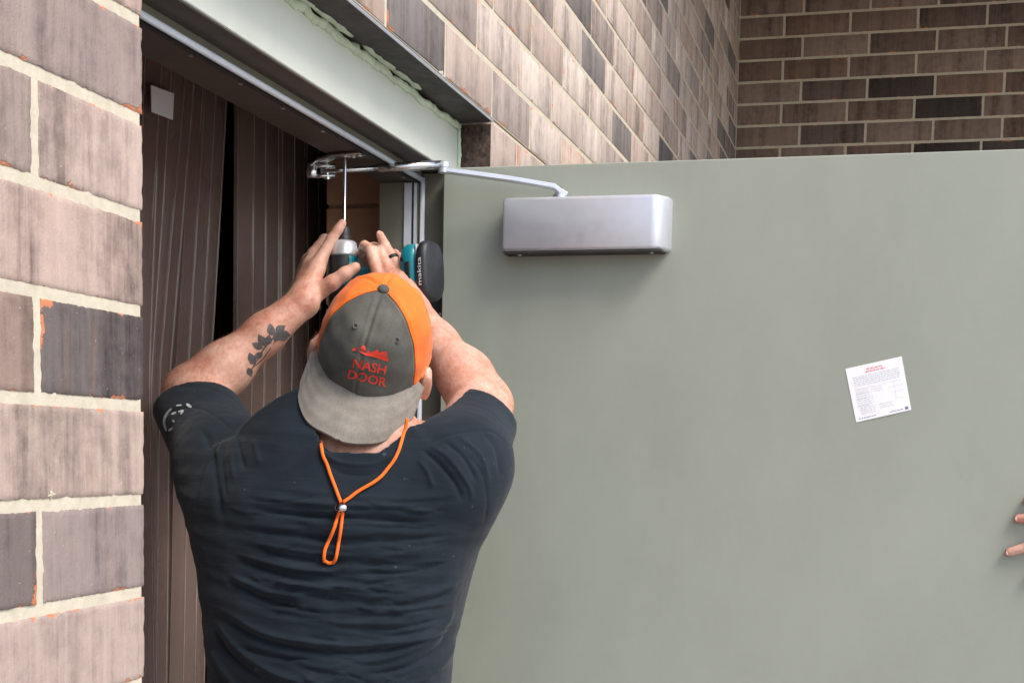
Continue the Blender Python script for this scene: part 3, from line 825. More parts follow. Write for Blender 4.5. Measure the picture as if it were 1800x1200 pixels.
# ============================================================ PERSON AT THE DOOR
def P(px, py, Y): return atY(px, py, Y)
man = empty('person', (-.03, 2.02, 0))
tag(man, 'person in black t-shirt and backwards orange cap, arms raised to drive a screw overhead', 'person')
# cap / head frame: a = up through the crown, b = towards the brim (over the nape), s = sideways (image right)
TH = math.radians(50); RO = math.radians(17)
upi = CU*math.cos(RO) + CR*math.sin(RO); T = -FW
ca = math.cos(TH)*upi + math.sin(TH)*T; cb = -math.sin(TH)*upi + math.cos(TH)*T; cs = np.cross(cb, ca); cs = -cs if cs @ CR < 0 else cs
CC = P(659, 607, 2.03)                         # centre of the cap opening

SHL, ELB_L, WR_L = P(398, 815, 2.06), P(338, 693, 2.225), P(533, 530, 2.325)
SHR, ELB_R, WR_R = P(812, 815, 2.02), P(846, 714, 2.21), P(728, 546, 2.315)
fld = Field()
fv = np.array((0, 1., 0))
# head and neck
hc = CC - ca*.012
fld.ell(hc, [cs, cb, ca], [.076, .094, .098], .02)
fld.ell(hc - ca*.055 - cb*.030, [cs, cb, ca], [.058, .068, .072], .03)          # jaw and face
fld.ell(hc - ca*.045 - cb*.100, [cs, cb, ca], [.012, .020, .022], .012)         # nose
for s in (-1, 1):
    fld.ell(hc + cs*s*.030 - ca*.022 - cb*.090, [cs, cb, ca], [.016, .010, .010], .01)   # brow
nb = P(632, 842, 2.06)
fld.cap(hc - ca*.055 + cb*.018, nb + np.array((0, -.005, -.03)), .060, .072, .04)
# ears
for s in (-1, 1):
    ec = hc + cs*s*.086 - ca*.026 + cb*.006
    fld.ell(ec, [cs, cb, ca], [.009, .019, .030], .004)
    fld.ell(ec + cs*s*.006 + cb*.008, [cs, cb, ca], [.006, .008, .026], .004)
# torso core (inside the shirt), shoulders, arms
fld.cap(nb, P(600, 1150, 2.03), .10, .13, .05)
fld.cap(SHL, SHR, .060, .060, .05)
def arm(S, E, Wp, bow):
    fld.cap(S, E, .060, .049, .03)
    m1 = E*.72 + Wp*.28 + bow
    fld.cap(E, m1, .0410, .0415, .03); fld.cap(m1, E*.35+Wp*.65, .0405, .0325, .03); fld.cap(E*.35+Wp*.65, Wp, .0325, .0272, .02, None)
arm(SHL, ELB_L, WR_L, np.array((0, 0, -.002))); arm(SHR, ELB_R, WR_R, np.array((.006, 0, .002)))
# left hand (on the image left): index along the bit, thumb on the tool
def hand(Wp, mcps, fingers, thumb, rp=.017):
    for m in mcps: fld.cap(Wp, m, .022, .0118, .012)
    for i in range(len(mcps)-1): fld.cap(mcps[i]*.75+Wp*.25, mcps[i+1]*.75+Wp*.25, .0135, .0135, .008)
    for pts, rs in fingers:
        pp = [pts[0]]; rq = [rs[0]]
        for i in range(len(pts)-1):
            pp += [pts[i]*.5+pts[i+1]*.5, pts[i+1]]; rq += [(rs[i]+rs[i+1])*.5*.91, rs[i+1]]
        fld.chain(pp, rq, .0035)
    fld.chain(thumb[0], thumb[1], .007)
LY = -.285
def Q(px, py, Y): return P(px, py, Y+LY)
Lm = [Q(565, 453, 2.655), Q(551, 447, 2.680), Q(541, 457, 2.700), Q(535, 472, 2.715)]
hand(WR_L, Lm, [
    ([Lm[0], Q(583, 420, 2.668), Q(594, 404, 2.672), Q(602, 392, 2.676)], [.0118, .0098, .0088, .0074]),
    ([Lm[1], Q(571, 421, 2.705), Q(588, 424, 2.735), Q(600, 438, 2.745)], [.0118, .0100, .0090, .0078]),
    ([Lm[2], Q(560, 433, 2.735), Q(580, 440, 2.765), Q(594, 453, 2.77)], [.0112, .0096, .0088, .0075]),
    ([Lm[3], Q(556, 457, 2.745), Q(574, 463, 2.765), Q(590, 472, 2.768)], [.0102, .0085, .0078, .0068])],
    ([Q(556, 515, 2.63), Q(584, 497, 2.628), Q(607, 481, 2.632), Q(625, 470, 2.638)], [.0165, .0128, .0112, .0094]))
Rm = [Q(667, 491, 2.625), Q(686, 483, 2.632), Q(702, 476, 2.642), Q(714, 482, 2.655)]
hand(WR_R, Rm, [
    ([Rm[0], Q(652, 441, 2.640), Q(641, 432, 2.672), Q(634, 446, 2.690)], [.0120, .0102, .0090, .0078]),
    ([Rm[1], Q(669, 444, 2.648), Q(658, 435, 2.680), Q(652, 450, 2.700)], [.0118, .0102, .0090, .0078]),
    ([Rm[2], Q(690, 453, 2.648), Q(677, 431, 2.656), Q(668, 413, 2.664)], [.0114, .0094, .0085, .0074]),
    ([Rm[3], Q(706, 457, 2.67), Q(694, 446, 2.695), Q(686, 456, 2.71)], [.0105, .0088, .0080, .0070])],
    ([Q(700, 520, 2.64), Q(672, 506, 2.66), Q(652, 498, 2.68), Q(638, 492, 2.69)], [.0160, .0128, .0110, .0094]))
lo, hi = fld.bounds(.012)
V, Qd = surface(fld, .0030, lo, hi)
V = smooth_mesh(V, Qd, 1, .4)
body = np_mesh('body', V, Qd, M['skin'], man)
BODY_BVH = BVHTree.FromPolygons([Vector(v) for v in V], [tuple(map(int, q)) for q in Qd])

# fine hair on the forearms
rh = np.random.default_rng(17); pv = projv(V); Nb = normals(V, Qd); hv = []; hfc = []
M['armhair'] = simple('fine_arm_hair', (.22, .12, .06), .6)
selL = np.nonzero((Nb @ FW < .25) & (pv[:, 1] < 720) & (pv[:, 1] > 500) & (pv[:, 0] < 560) & (pv[:, 0] > 285))[0]
selR = np.nonzero((Nb @ FW < .25) & (pv[:, 1] < 800) & (pv[:, 1] > 560) & (pv[:, 0] > 740))[0]
for sel, A_, B_, cnt in ((selL, ELB_L, WR_L, 1500), (selR, ELB_R, WR_R, 900)):
    dr = (B_-A_)/np.linalg.norm(B_-A_)
    for i in rh.choice(sel, cnt):
        p = V[i] + rh.normal(0, .001, 3); d = dr*.8 + Nb[i]*.45 + rh.normal(0, .25, 3); d /= np.linalg.norm(d); L = rh.uniform(.005, .011)
        s_ = np.cross(d, FW); s_ /= np.linalg.norm(s_)+1e-9; s_ *= .00014; k = len(hv)
        hv += [p-s_, p+s_, p+d*L]; hfc.append((k, k+1, k+2))
tag(mesh('arm_hair', hv, hfc, M['armhair'], body), kind='stuff')
# ------------------------------------------------------------ t-shirt
# outline of the back in photo pixels, turned into rings of real depth
LV = [(770, 420, 785), (800, 375, 828), (840, 345, 838), (880, 336, 850), (930, 343, 848), (1000, 360, 828), (1060, 369, 811), (1120, 376, 796), (1200, 381, 789), (1330, 380, 800), (1560, 380, 806)]
zs = []; cxs = []; hw_ = []
for y, a, b in LV:
    YC_ = 2.03
    pa, pb = P(a, y, YC_), P(b, y, YC_)
    zs.append((pa[2]+pb[2])/2); cxs.append((pa[0]+pb[0])/2); hw_.append((pb[0]-pa[0])/2*.985)
o_ = np.argsort(zs); zs = np.array(zs)[o_]; cxs = np.array(cxs)[o_]; hw_ = np.array(hw_)[o_]
def torso(Pn, d):
    z = Pn[:, 2]; cx = np.interp(z, zs, cxs); w = np.interp(z, zs, hw_)
    dep = np.interp(z, [zs[0], 1.15, 1.35, 1.50, 1.60, 1.68, 1.78], [.125, .118, .132, .135, .118, .085, .055])
    yc = np.interp(z, [1.0, 1.3, 1.5, 1.62, 1.75], [2.03, 2.025, 2.035, 2.055, 2.075])
    ax = np.abs(Pn[:, 0]-cx)/w; ay = np.abs(Pn[:, 1]-yc)/dep
    e = 2.5
    l = (ax**e + ay**e)**(1/e)
    dd = (l-1)*np.minimum(w, dep)*.9
    dd = np.maximum(dd, z - np.interp(ax, [0, .25, .5, .8, 1.0], [1.668, 1.668, 1.650, 1.610, 1.56]))   # sloped shoulders
    dd = np.maximum(dd, .90 - z)
    return np.minimum(d, dd)
sf = Field()
sf.fun(torso)
sf.cap(nb + np.array((0, .0, -.055)), nb + np.array((0, .012, .030)), .092, .084, .05)
cut = []
def sleeve(S, E, t_end, r0, r1, off):
    e = S + (E-S)*t_end + off
    sf.cap(S + (np.array((.02 if S[0] < 0 else -.02, 0, -.03))), e, r0, r1, .055)
    return e
sf.cap(nb, P(600, 1150, 2.03), .108, .136, .03)
sf.cap(SHL, SHR, .070, .070, .04)
eL = sleeve(SHL, ELB_L, 1.0, .073, .065, np.array((-.010, -.012, .006)))
eR = sleeve(SHR, ELB_R, 1.0, .066, .061, np.array((.004, -.012, .004)))
sf.cap(SHL, ELB_L, .068, .057, .02); sf.cap(SHR, ELB_R, .068, .057, .02)
# sleeve ends and neck opening are cut clean
def plane_cut(c, nrm, R):
    c = np.array(c, float); nrm = np.array(nrm, float); nrm /= np.linalg.norm(nrm)
    def f(Pn, d):
        near = ((Pn-c)**2).sum(1) < R*R
        return np.where(near, np.maximum(d, (Pn-c) @ nrm), d)
    return f
nL = (ELB_L-SHL)/np.linalg.norm(ELB_L-SHL); nR = (ELB_R-SHR)/np.linalg.norm(ELB_R-SHR)
sf.fun(plane_cut(P(352, 722, 2.185), nL*.7+np.array((.15, .25, .80))*.6, .15))
sf.fun(plane_cut(P(830, 748, 2.165), nR*.7+np.array((.22, .30, .75))*.6, .15))
ncx = nb + np.array((.0, 0., .022))
NKC = P(630, 809, 1.962); NKN = np.array((.0, .36, .93)); NKN /= np.linalg.norm(NKN); NKA = nb + np.array((0, .012, 0))
def neck_cut(Pn, d):
    rho = np.sqrt(((Pn[:, 0]-NKC[0])/.086)**2 + ((Pn[:, 1]-NKA[1]+.012)/(NKA[1]-.012-NKC[1]+.045))**2)
    return np.maximum(d, (Pn-NKC) @ NKN - 4.0*np.maximum(0, rho-1)*.088)
sf.fun(neck_cut)
lo, hi = np.array((-.42, 1.84, .86)), np.array((.36, 2.34, 1.80))
V, Qd = surface(sf, .0029, lo, hi)
V = smooth_mesh(V, Qd, 3, .5)
# --- folds: ridges (+) and valleys (-) as polylines over the back
FOLDS = [ ([(284, 742), (300, 724), (345, 716), (388, 738), (414, 764)], 3.2, -.9), ([(742, 786), (800, 762), (860, 757), (893, 786)], 3.2, -.9), ([(392, 770), (372, 800), (352, 850), (342, 900)], 3, -.8), ([(812, 790), (846, 830), (856, 880), (850, 920)], 3, -.8), # seams, then points, half-width px, height mm
    ([(430, 893), (520, 905), (640, 912), (760, 920)], 9, -3.2), ([(440, 875), (560, 884), (700, 893), (780, 902)], 10, 1.8),
    ([(450, 935), (560, 946), (690, 950), (780, 945)], 9, -2.6), ([(440, 920), (560, 930), (700, 934)], 8, 1.5),
    ([(435, 965), (540, 985), (660, 990), (770, 985)], 9, -2.5), ([(420, 950), (540, 970), (680, 973), (790, 960)], 8, 1.6),
    ([(415, 985), (500, 1012), (560, 1022)], 8, -2.6), ([(410, 970), (500, 996), (600, 1005)], 8, 1.8),
    ([(620, 1010), (720, 1004), (790, 990)], 9, -2.0), ([(400, 1008), (470, 1038), (540, 1052)], 8, 2.2), ([(398, 1020), (470, 1055), (530, 1068)], 8, -2.6),
    ([(520, 1040), (620, 1062), (740, 1060), (800, 1030)], 9, -2.2), ([(530, 1026), (640, 1045), (760, 1040), (815, 1012)], 9, 1.8),
    ([(390, 1070), (460, 1110), (540, 1128), (640, 1132), (740, 1118), (800, 1080)], 9, 2.4), ([(390, 1085), (460, 1126), (560, 1146), (660, 1146), (750, 1128)], 9, -3.0),
    ([(378, 1090), (420, 1140), (480, 1180), (540, 1200)], 8, 2.4), ([(376, 1110), (410, 1158), (470, 1200)], 8, -2.8), ([(374, 1140), (395, 1180), (420, 1210)], 8, 2.4),
    ([(800, 1060), (770, 1110), (700, 1150), (620, 1168)], 9, 2.0), ([(802, 1085), (775, 1135), (715, 1172), (650, 1190)], 9, -2.6), ([(803, 1120), (785, 1160), (740, 1200)], 8, 2.2),
    ([(740, 790), (768, 812), (800, 850), (812, 880)], 8, -3.2), ([(755, 782), (790, 806), (822, 850), (830, 880)], 8, 2.6), ([(780, 775), (815, 805), (840, 850)], 8, -3.0),
    ([(805, 765), (845, 800), (862, 850)], 8, 2.4), ([(845, 752), (872, 790), (880, 840)], 8, -2.2), ([(735, 806), (752, 830), (762, 860)], 8, 2.2),
    ([(395, 775), (390, 815), (398, 880)], 9, -2.8), ([(418, 770), (424, 800), (432, 830)], 8, -2.6), ([(408, 765), (406, 800), (412, 850)], 8, 2.2), ([(445, 772), (452, 796), (458, 818)], 9, 2.2),
    ([(350, 745), (372, 790), (380, 850), (392, 920)], 10, -2.4), ([(560, 800), (600, 830), (660, 832), (710, 800)], 10, -2.0), ([(556, 786), (598, 812), (660, 815), (705, 786)], 7, 2.4),
    ([(560, 1090), (640, 1096), (720, 1090)], 10, 1.5), ([(430, 850), (560, 866), (700, 874), (800, 866)], 12, 1.2),
]
rf_ = random.Random(31); FINE = []
for k in range(120):                                # fine cross-creases between the shoulder blades and the waist
    y = rf_.uniform(870, 1195); xa = rf_.uniform(395, 690); L = rf_.uniform(70, 240); xb = min(xa+L, 805); t_ = (y-900)/300
    sag = rf_.uniform(2, 10)+12*max(0, t_); tilt = rf_.uniform(-6, 10) + (18 if xa < 470 else -22 if xb > 760 else 0)*max(0, t_)
    FINE.append(([(xa, y-tilt/2), ((xa+xb)/2, y+sag), (xb, y+tilt/2)], rf_.uniform(3.6, 6.0), rf_.choice((-1, 1, -1))*rf_.uniform(.5, 1.25)))
p2 = projv(V); Nn = normals(V, Qd); facing = np.clip(-(Nn @ FW)*2.5+.1, 0, 1)
disp = np.zeros(len(V))
for poly, w, hgt in FOLDS + FINE:
    if max(q[1] for q in poly) < 890 and w > 4: hgt = hgt*.55; w = w*.8
    poly = spline(poly, 5); d, t = pdist(p2, poly); endf = np.clip(np.minimum(t, 1-t)*6, 0, 1)
    disp += hgt*1e-3*np.exp(-np.abs(d/(w*.60))**1.5)*endf
hor = np.stack([V[:, 0]*5, V[:, 2]*32 + 2.0*np.sin(V[:, 0]*7)], 1)
sup = np.clip((1.62-V[:, 2])/.12, 0, 1)
hor2 = np.stack([V[:, 0]*5+3, (V[:, 2]-.55*(V[:, 0]+.03)**2)*44], 1); low = np.clip((1.53-V[:, 2])/.05, 0, 1)
disp = disp*2.2*facing + .0006*fnoise(hor2, 21, 3)*low*facing + (.0006*fnoise(hor, 5, 3)*sup*facing + .0008*fnoise(V*14, 8, 2) + .0002*fnoise(V*55, 9, 2))
V = V + Nn*disp[:, None]
shirt = np_mesh('t_shirt', V, Qd, M['shirt'], man)
SHIRT_BVH = BVHTree.FromPolygons([Vector(v) for v in V], [tuple(map(int, q)) for q in Qd])
def cast(bvh, px, py, off=.001):
    d = Vector(ray(px, py)).normalized(); h = bvh.ray_cast(Vector(CAM), d)
    return None if h[0] is None else np.array(h[0]) + np.array(h[1])*off*(1 if h[1] @ d < 0 else -1)
# collar rib
rim = []
for t in np.linspace(0, 2*math.pi, 61):
    q = np.array((NKC[0]+.083*math.cos(t), NKA[1]-.012+(NKA[1]-.012-NKC[1]+.001)*math.sin(t), 0.)); q[2] = NKC[2] - ((q[0]-NKC[0])*NKN[0]+(q[1]-NKC[1])*NKN[1])/NKN[2]; rim.append(q)
for rr_, dz_ in ((.0072, -.004),): MB().tube([q+np.array((0, 0, dz_)) for q in rim], rr_, 10, cap=False, flat=1.3).build('collar', M['shirt'], shirt, True)
# trousers and boots below the picture
jf = Field()
for s in (-1, 1):
    hx = -.045 + s*.095
    jf.cap((hx, 2.03, .98), (hx+s*.015, 2.03, .52), .105, .078, .05); jf.cap((hx+s*.015, 2.03, .52), (hx+s*.02, 2.05, .10), .075, .062, .04)
jf.cap((-.12, 2.03, .98), (.03, 2.03, .98), .125, .125, .05)
lo, hi = jf.bounds(.02); Vj, Qj = surface(jf, .010, lo, hi)
np_mesh('trousers', smooth_mesh(Vj, Qj, 1), Qj, M['jeans'], man)
for s in (-1, 1):
    bf = Field(); hx = -.045+s*.115
    bf.cap((hx, 2.04, .13), (hx, 2.05, .06), .052, .048, .03); bf.cap((hx, 2.03, .045), (hx+s*.02, 2.21, .038), .043, .038, .03)
    lo, hi = bf.bounds(.015); Vj, Qj = surface(bf, .006, lo, hi); Vj[:, 2] = np.maximum(Vj[:, 2], .001)
    np_mesh('boot', Vj, Qj, M['shoe'], man)

# ------------------------------------------------------------ cap
cap = empty('cap', (0, 0, 0), man); cap.location = Vector(CC) - man.location
RX, RY, RC = .0840, .098, .121
def crown(th, ph, off=0.):
    """th: 0 at the brim, grows towards image right; ph: 0 at the opening, pi/2 at the button"""
    f = math.cos(ph)**.80; g = math.sin(ph)**.95
    front = max(0, math.cos(th))
    rr = 1 + .03*front*math.sin(2*ph)
    seam = 0.
    for sa in (0, 62, -62, 121, -121, 180):
        dth = abs((math.degrees(th)-sa+180) % 360-180)*math.cos(ph)
        seam -= (.0014*math.exp(-(dth/1.3)**2) - .0006*math.exp(-((dth-3.2)/1.5)**2))*min(1, 6*math.cos(ph))
    wr = (.0009*math.sin(th*7+ph*5)+.0007*math.sin(th*11-ph*9+1)+.0007*math.sin(th*3+ph*17))*math.cos(ph)
    k = 1 + (off+seam+wr)/.09
    return CC - ca*.012 + cs*RX*math.sin(th)*f*rr*k + cb*RY*math.cos(th)*f*rr*k + ca*RC*g*k
def crown_patch(t0, t1, nt, nph, p0=0., p1=math.pi/2*.985):
    V = []; 
    for j in range(nph+1):
        ph = p0+(p1-p0)*j/nph
        for i in range(nt+1): V.append(crown(math.radians(t0+(t1-t0)*i/nt), ph))
    W = nt+1; Fc = [(j*W+i, j*W+i+1, (j+1)*W+i+1, (j+1)*W+i) for j in range(nph) for i in range(nt)]
    V.append(crown(math.radians((t0+t1)/2), math.pi/2*.999)); top = len(V)-1
    Fc += [(nph*W+i, nph*W+i+1, top) for i in range(nt)]
    return V, Fc
V1, F1 = crown_patch(-62, 62, 100, 60); cf = mesh('crown_front', V1, F1, M['cap_grey'], cap, True)
V2, F2 = crown_patch(62, 298, 150, 60); mesh('crown_back', V2, F2, M['cap_orange'], cap, True)
CAP_BVH = BVHTree.FromPolygons([Vector(v) for v in V1], F1)
# piping where the grey front meets the orange mesh
for sg in (-1, 1):
    MB().tube([crown(math.radians(62.5*sg), ph, .0008) for ph in np.linspace(.02, 1.50, 40)], .0013, 6).build('piping', M['cap_orange'], cap, True)
MB().lathe(crown(0, math.pi/2, -.0005), ca, [(0, .0085), (.002, .0088), (.0045, .0070), (.006, .003)], 16).build('button', M['cap_grey'], cap, True)
# band along the opening
MB().tube([crown(math.radians(t), .0, .0002) for t in np.linspace(75, 285, 60)], .0022, 6).build('sweatband', M['cap_orange'], cap, True)
# eyelets
for px, py in ((625, 573), (697, 598)):
    q = cast(CAP_BVH, px, py, .0006)
    if q is not None:
        ring = [q + .0036*(CR*math.cos(t)+CU*math.sin(t)) for t in np.linspace(0, 2*math.pi, 17)]
        e = MB().tube(ring, .0011, 6).build('eyelet', M['cap_grey'], cap, True)
        MB().lathe(q - T*.0004, T, [(0, .0030), (.0004, .0028)], 12).build('eyelet_hole', M['rubber'], e)
# brim
V = []; Fc = []; nu, nv = 60, 24
def brim(u, v, side):
    th = math.radians(70*u); base = crown(th, .02)
    L = .074*(max(0., 1-abs(u)**4.0))**.36
    lat = cs*(.014*u*v*(1-.30*abs(u)**8))
    st = .00035*math.sin(v*nv*1.05)*(1 if side > 0 else 0)
    return base - ca*.004 + lat + (cb*.90 - ca*.44)*(L*v) - ca*(.009*abs(u)**2*v**.8) + ca*.006*math.sin(v*math.pi)*(1-u*u) + ca*(.0017*side + st)
for side in (1, -1):
    for j in range(nv+1):
        for i in range(nu+1): V.append(brim(i/nu*2-1, j/nv, side))
W = nu+1; n1 = W*(nv+1)
for s, off in ((0, 0), (1, n1)):
    for j in range(nv):
        for i in range(nu):
            f = (off+j*W+i, off+j*W+i+1, off+(j+1)*W+i+1, off+(j+1)*W+i); Fc.append(f if s else f[::-1])
for i in range(nu): Fc.append((nv*W+i, nv*W+i+1, n1+nv*W+i+1, n1+nv*W+i))
for i in (0, nu):
    for j in range(nv): Fc.append((j*W+i, (j+1)*W+i, n1+(j+1)*W+i, n1+j*W+i))
brm = mesh('brim', V, Fc, M['cap_brim'], cap, True); autosmooth(brm, 50)
# embroidered lettering
def text_mesh(s, size, bold=0.):
    cu = bpy.data.curves.new('txt', 'FONT'); cu.body = s; cu.size = size; cu.align_x = 'CENTER'; cu.resolution_u = 3; cu.offset = bold
    ob = bpy.data.objects.new('txt', cu); COL.objects.link(ob); bpy.context.view_layer.update()
    me = bpy.data.meshes.new_from_object(ob.evaluated_get(bpy.context.evaluated_depsgraph_get()))
    Vt = [tuple(v.co) for v in me.vertices]; Ft = [tuple(p.vertices) for p in me.polygons]
    bpy.data.objects.remove(ob); bpy.data.curves.remove(cu); bpy.data.meshes.remove(me); return Vt, Ft
def embroider(name, Vt, Ft, px, py, ang, mat, parent, bvh, off=.0011, sx=1, sy=1):
    out = []; c, s = math.cos(ang), math.sin(ang)
    for x, y, z in Vt:
        x *= sx; y *= sy
        q = cast(bvh, px + x*c - y*(-s), py + x*s - y*c, off); out.append(q)
    if any(q is None for q in out): return None
    return mesh(name, out, Ft, mat, parent)
for word, px, py, sx in (('NASH', 648, 651, 1.0), ('DOOR', 643, 671, 1.0)):
    Vt, Ft = text_mesh(word, 23, .45); embroider('lettering', Vt, Ft, px, py, math.radians(13), M['thread'], cap, CAP_BVH, sx=sx, sy=.95)
roofV = [(-32, 0), (-30, 5), (-18, 8), (-17, 13), (-13, 13), (-12, 9), (0, 5), (8, 8), (10, 12), (13, 12), (14, 8), (24, 8), (25, 12), (28, 12), (30, 5), (34, -1), (34, -5), (10, -2), (-6, -3), (-20, 1)]
embroider('emblem', [(x, y, 0) for x, y in roofV] + [(0, 2, 0)], [(i, (i+1) % len(roofV), len(roofV)) for i in range(len(roofV))], 650, 623, math.radians(13), M['thread'], cap, CAP_BVH)

# ------------------------------------------------------------ cord, print, tattoo, ring
def on_shirt(px, py, off):
    q = cast(SHIRT_BVH, px, py, off); return P(px, py, 1.93) if q is None else q
cordo = empty('neck_cord', (0, 0, 0), man)
def strand(pts, r=.0027): return MB().tube([on_shirt(x, y, .0035) if y > 800 else P(x, y, 1.945+.02*(800-y)/60*0) for x, y in spline(pts, 6)], r, 8)
def cordpts(pts):
    out = []
    for x, y in spline(pts, 8):
        q = cast(SHIRT_BVH, x, y, .004); out.append(q)
    # fill points that miss the shirt by carrying the depth of the nearest hit
    hit = [i for i, q in enumerate(out) if q is not None]
    for i in range(len(out)):
        if out[i] is None:
            k = min(hit, key=lambda j: abs(j-i)); x, y = spline(pts, 8)[i]; out[i] = P(x, y, out[k][1])
    for _ in range(3): out = [out[0]] + [(out[i-1]+2*out[i]+out[i+1])/4 for i in range(1, len(out)-1)] + [out[-1]]
    return out
for pts in ([(556, 738), (563, 775), (574, 815), (588, 852), (600, 884)], [(716, 735), (709, 770), (697, 803), (672, 838), (635, 862), (604, 884)], [(599, 892), (588, 930), (573, 966), (572, 984), (580, 990), (591, 980), (598, 945), (604, 893)]):
    MB().tube(cordpts(pts), .0026, 8).build('cord', M['cord'], cordo, True)
sl = on_shirt(601, 889, .006)
MB().lathe(sl - CR*.009, CR, [(0, .003), (.002, .0052), (.009, .0062), (.016, .0052), (.018, .003)], 14).build('slider', M['chrome'], cordo, True)
def decal_fan(bvh, outline, off=.0005, rings=3):
    o = np.array(outline, float); c = o.mean(0); V = []; n = len(o)
    q = cast(bvh, *c, off)
    if q is None: return None
    V.append(q)
    for k in range(1, rings+1):
        for p in o:
            q = cast(bvh, *(c+(p-c)*k/rings), off)
            if q is None: return None
            V.append(q)
    Fc = [(0, 1+i, 1+(i+1) % n) for i in range(n)]
    for k in range(rings-1):
        for i in range(n): Fc.append((1+k*n+i, 1+(k+1)*n+i, 1+(k+1)*n+(i+1) % n, 1+k*n+(i+1) % n))
    return V, Fc
def stroke(bvh, pts, w, off=.0006):
    S = spline(pts, 5); V = []; 
    for i, p in enumerate(S):
        d = S[min(i+1, len(S)-1)]-S[max(i-1, 0)]; d /= np.linalg.norm(d)+1e-9; nn = np.array((-d[1], d[0]))
        ww = w*(.6+.4*math.sin(math.pi*i/(len(S)-1)))
        for k in (-1, 0, 1):
            q = cast(bvh, *(p+nn*ww*.5*k), off)
            if q is None: return None
            V.append(q)
    return V, [(3*i+k, 3*i+k+1, 3*i+k+4, 3*i+k+3) for i in range(len(S)-1) for k in (0, 1)]
def leaf(x, y, L, w, ang):
    c, s = math.cos(math.radians(ang)), math.sin(math.radians(ang)); out = []
    for t in np.linspace(0, 1, 9): out.append((t*L, w*math.sin(math.pi*t**.8)))
    for t in np.linspace(1, 0, 9)[1:-1]: out.append((t*L, -w*math.sin(math.pi*t**.8)))
    return [(x+a*c-b*s, y+a*s+b*c) for a, b in out]
tat = MB()
LEAVES = [(462, 612, 18, 4.5, -155), (466, 608, 20, 5, -120), (470, 606, 16, 4.5, -80), (462, 620, 17, 4, 150), (482, 600, 22, 5.5, -60), (488, 596, 20, 5.5, -25), (478, 590, 19, 5, -100), (492, 586, 16, 5, 10), (484, 584, 18, 5, -35),
          (444, 636, 15, 4.5, -110), (440, 640, 14, 4.5, -60), (436, 646, 14, 4, 70), (446, 650, 14, 4.5, 20), (450, 644, 16, 4.5, -30), (456, 640, 14, 4, 40), (444, 656, 12, 3.5, 60), (470, 622, 15, 4, 60), (476, 612, 15, 4, 30)]
for a in LEAVES:
    r = decal_fan(BODY_BVH, leaf(a[0], a[1], a[2]*1.2, a[3]*1.45, a[4]))
    if r: tat.add(*r)
for pts, w in (([(438, 655), (452, 632), (464, 612), (482, 592), (498, 580)], 3), ([(446, 644), (462, 630), (476, 610)], 2.2), ([(480, 604), (492, 592), (502, 584)], 2)):
    r = stroke(BODY_BVH, pts, w)
    if r: tat.add(*r)
if tat.v: tag(tat.build('tattoo', M['ink'], man), kind='stuff')
prt = MB()
for pts, w in (([(293, 757), (289, 742), (293, 728), (302, 718)], 4.5), ([(297, 757), (304, 752)], 3.5), ([(310, 713), (320, 712)], 3), ([(328, 710), (337, 716)], 5), ([(302, 728), (310, 725)], 4), ([(314, 724), (322, 722), (318, 728)], 3.5), ([(304, 738), (307, 742)], 4)):
    r = stroke(SHIRT_BVH, pts, w, .0008)
    if r: prt.add(*r)
if prt.v: tag(prt.build('sleeve_print', M['print'], shirt), kind='stuff')
ra, rb = Rm[2], Q(690, 453, 2.648); ax = (rb-ra)/np.linalg.norm(rb-ra); rcn = ra + (rb-ra)*.96
MB().lathe(rcn - ax*.0035, ax, [(0, .0085), (0, .0108), (.003, .0112), (.006, .0108), (.006, .0085)], 24).build('ring', M['ring'], man, True)
# fingernails of the raised hands
def nail(tip, prev, parent, r=.0046):
    d = tip-prev; d /= np.linalg.norm(d); n_ = -FW - d*((-FW) @ d); n_ /= np.linalg.norm(n_); s = np.cross(d, n_); V = []; m = 12
    for k in range(m):
        t = 2*math.pi*k/m; V.append(tip - d*.001 + d*r*1.25*math.cos(t) + s*r*math.sin(t) + n_*(.0069 - .0016*math.sin(t)**2))
    V.append(tip - d*.001 + n_*.0074); mesh('fingernail', V, [(k, (k+1) % m, m) for k in range(m)], M['nail'], parent, True)
n = NT('fingernail'); n.set(Base_Color=(.70, .42, .35, 1), Roughness=.3); M['nail'] = n.m
nail(Q(602, 392, 2.676), Q(594, 404, 2.672), man); nail(Q(625, 470, 2.638), Q(607, 481, 2.632), man); nail(Q(668, 413, 2.664), Q(677, 431, 2.656), man)

# ============================================================ IMPACT DRIVER
M['teal'] = simple('teal_plastic', (.006, .195, .235), .38, var=.08, vscale=30)
M['black_plastic'] = simple('black_plastic', (.014, .015, .018), .5, var=.2, vscale=60, bscale=300, bstr=.2)
M['silver_plastic'] = simple('silver_gearcase', (.55, .56, .57), .35, .5)
M['logo'] = simple('white_logo_ink', (.80, .82, .84), .6)
DX, DY = BR[0]+.0005, BR[1]-.001
zt = BR[2]-.006
drv = empty('impact_driver', (DX, DY, zt-.28)); tag(drv, 'teal and black cordless impact driver held upright under the door head', 'power drill')
bit = MB().lathe((DX, DY, zt), (0, 0, -1), [(0, .0012), (.004, .0026), (.006, .0030), (.118, .0030), (.1185, .0034), (.124, .0034)], 12).build('driver_bit', M['chrome'], drv, True)
def zpx(y): return atY(608, y, DY)[2]
zc0, zc1, zg, zb_ = zpx(398), zpx(424), zpx(448), zpx(545)
MB().lathe((DX, DY, zc0), (0, 0, -1), [(0, .0070), (.002, .0095), (.014, .0105), (zc0-zc1-.002, .0120), (zc0-zc1, .0150)], 20).build('chuck', M['black_plastic'], drv, True)
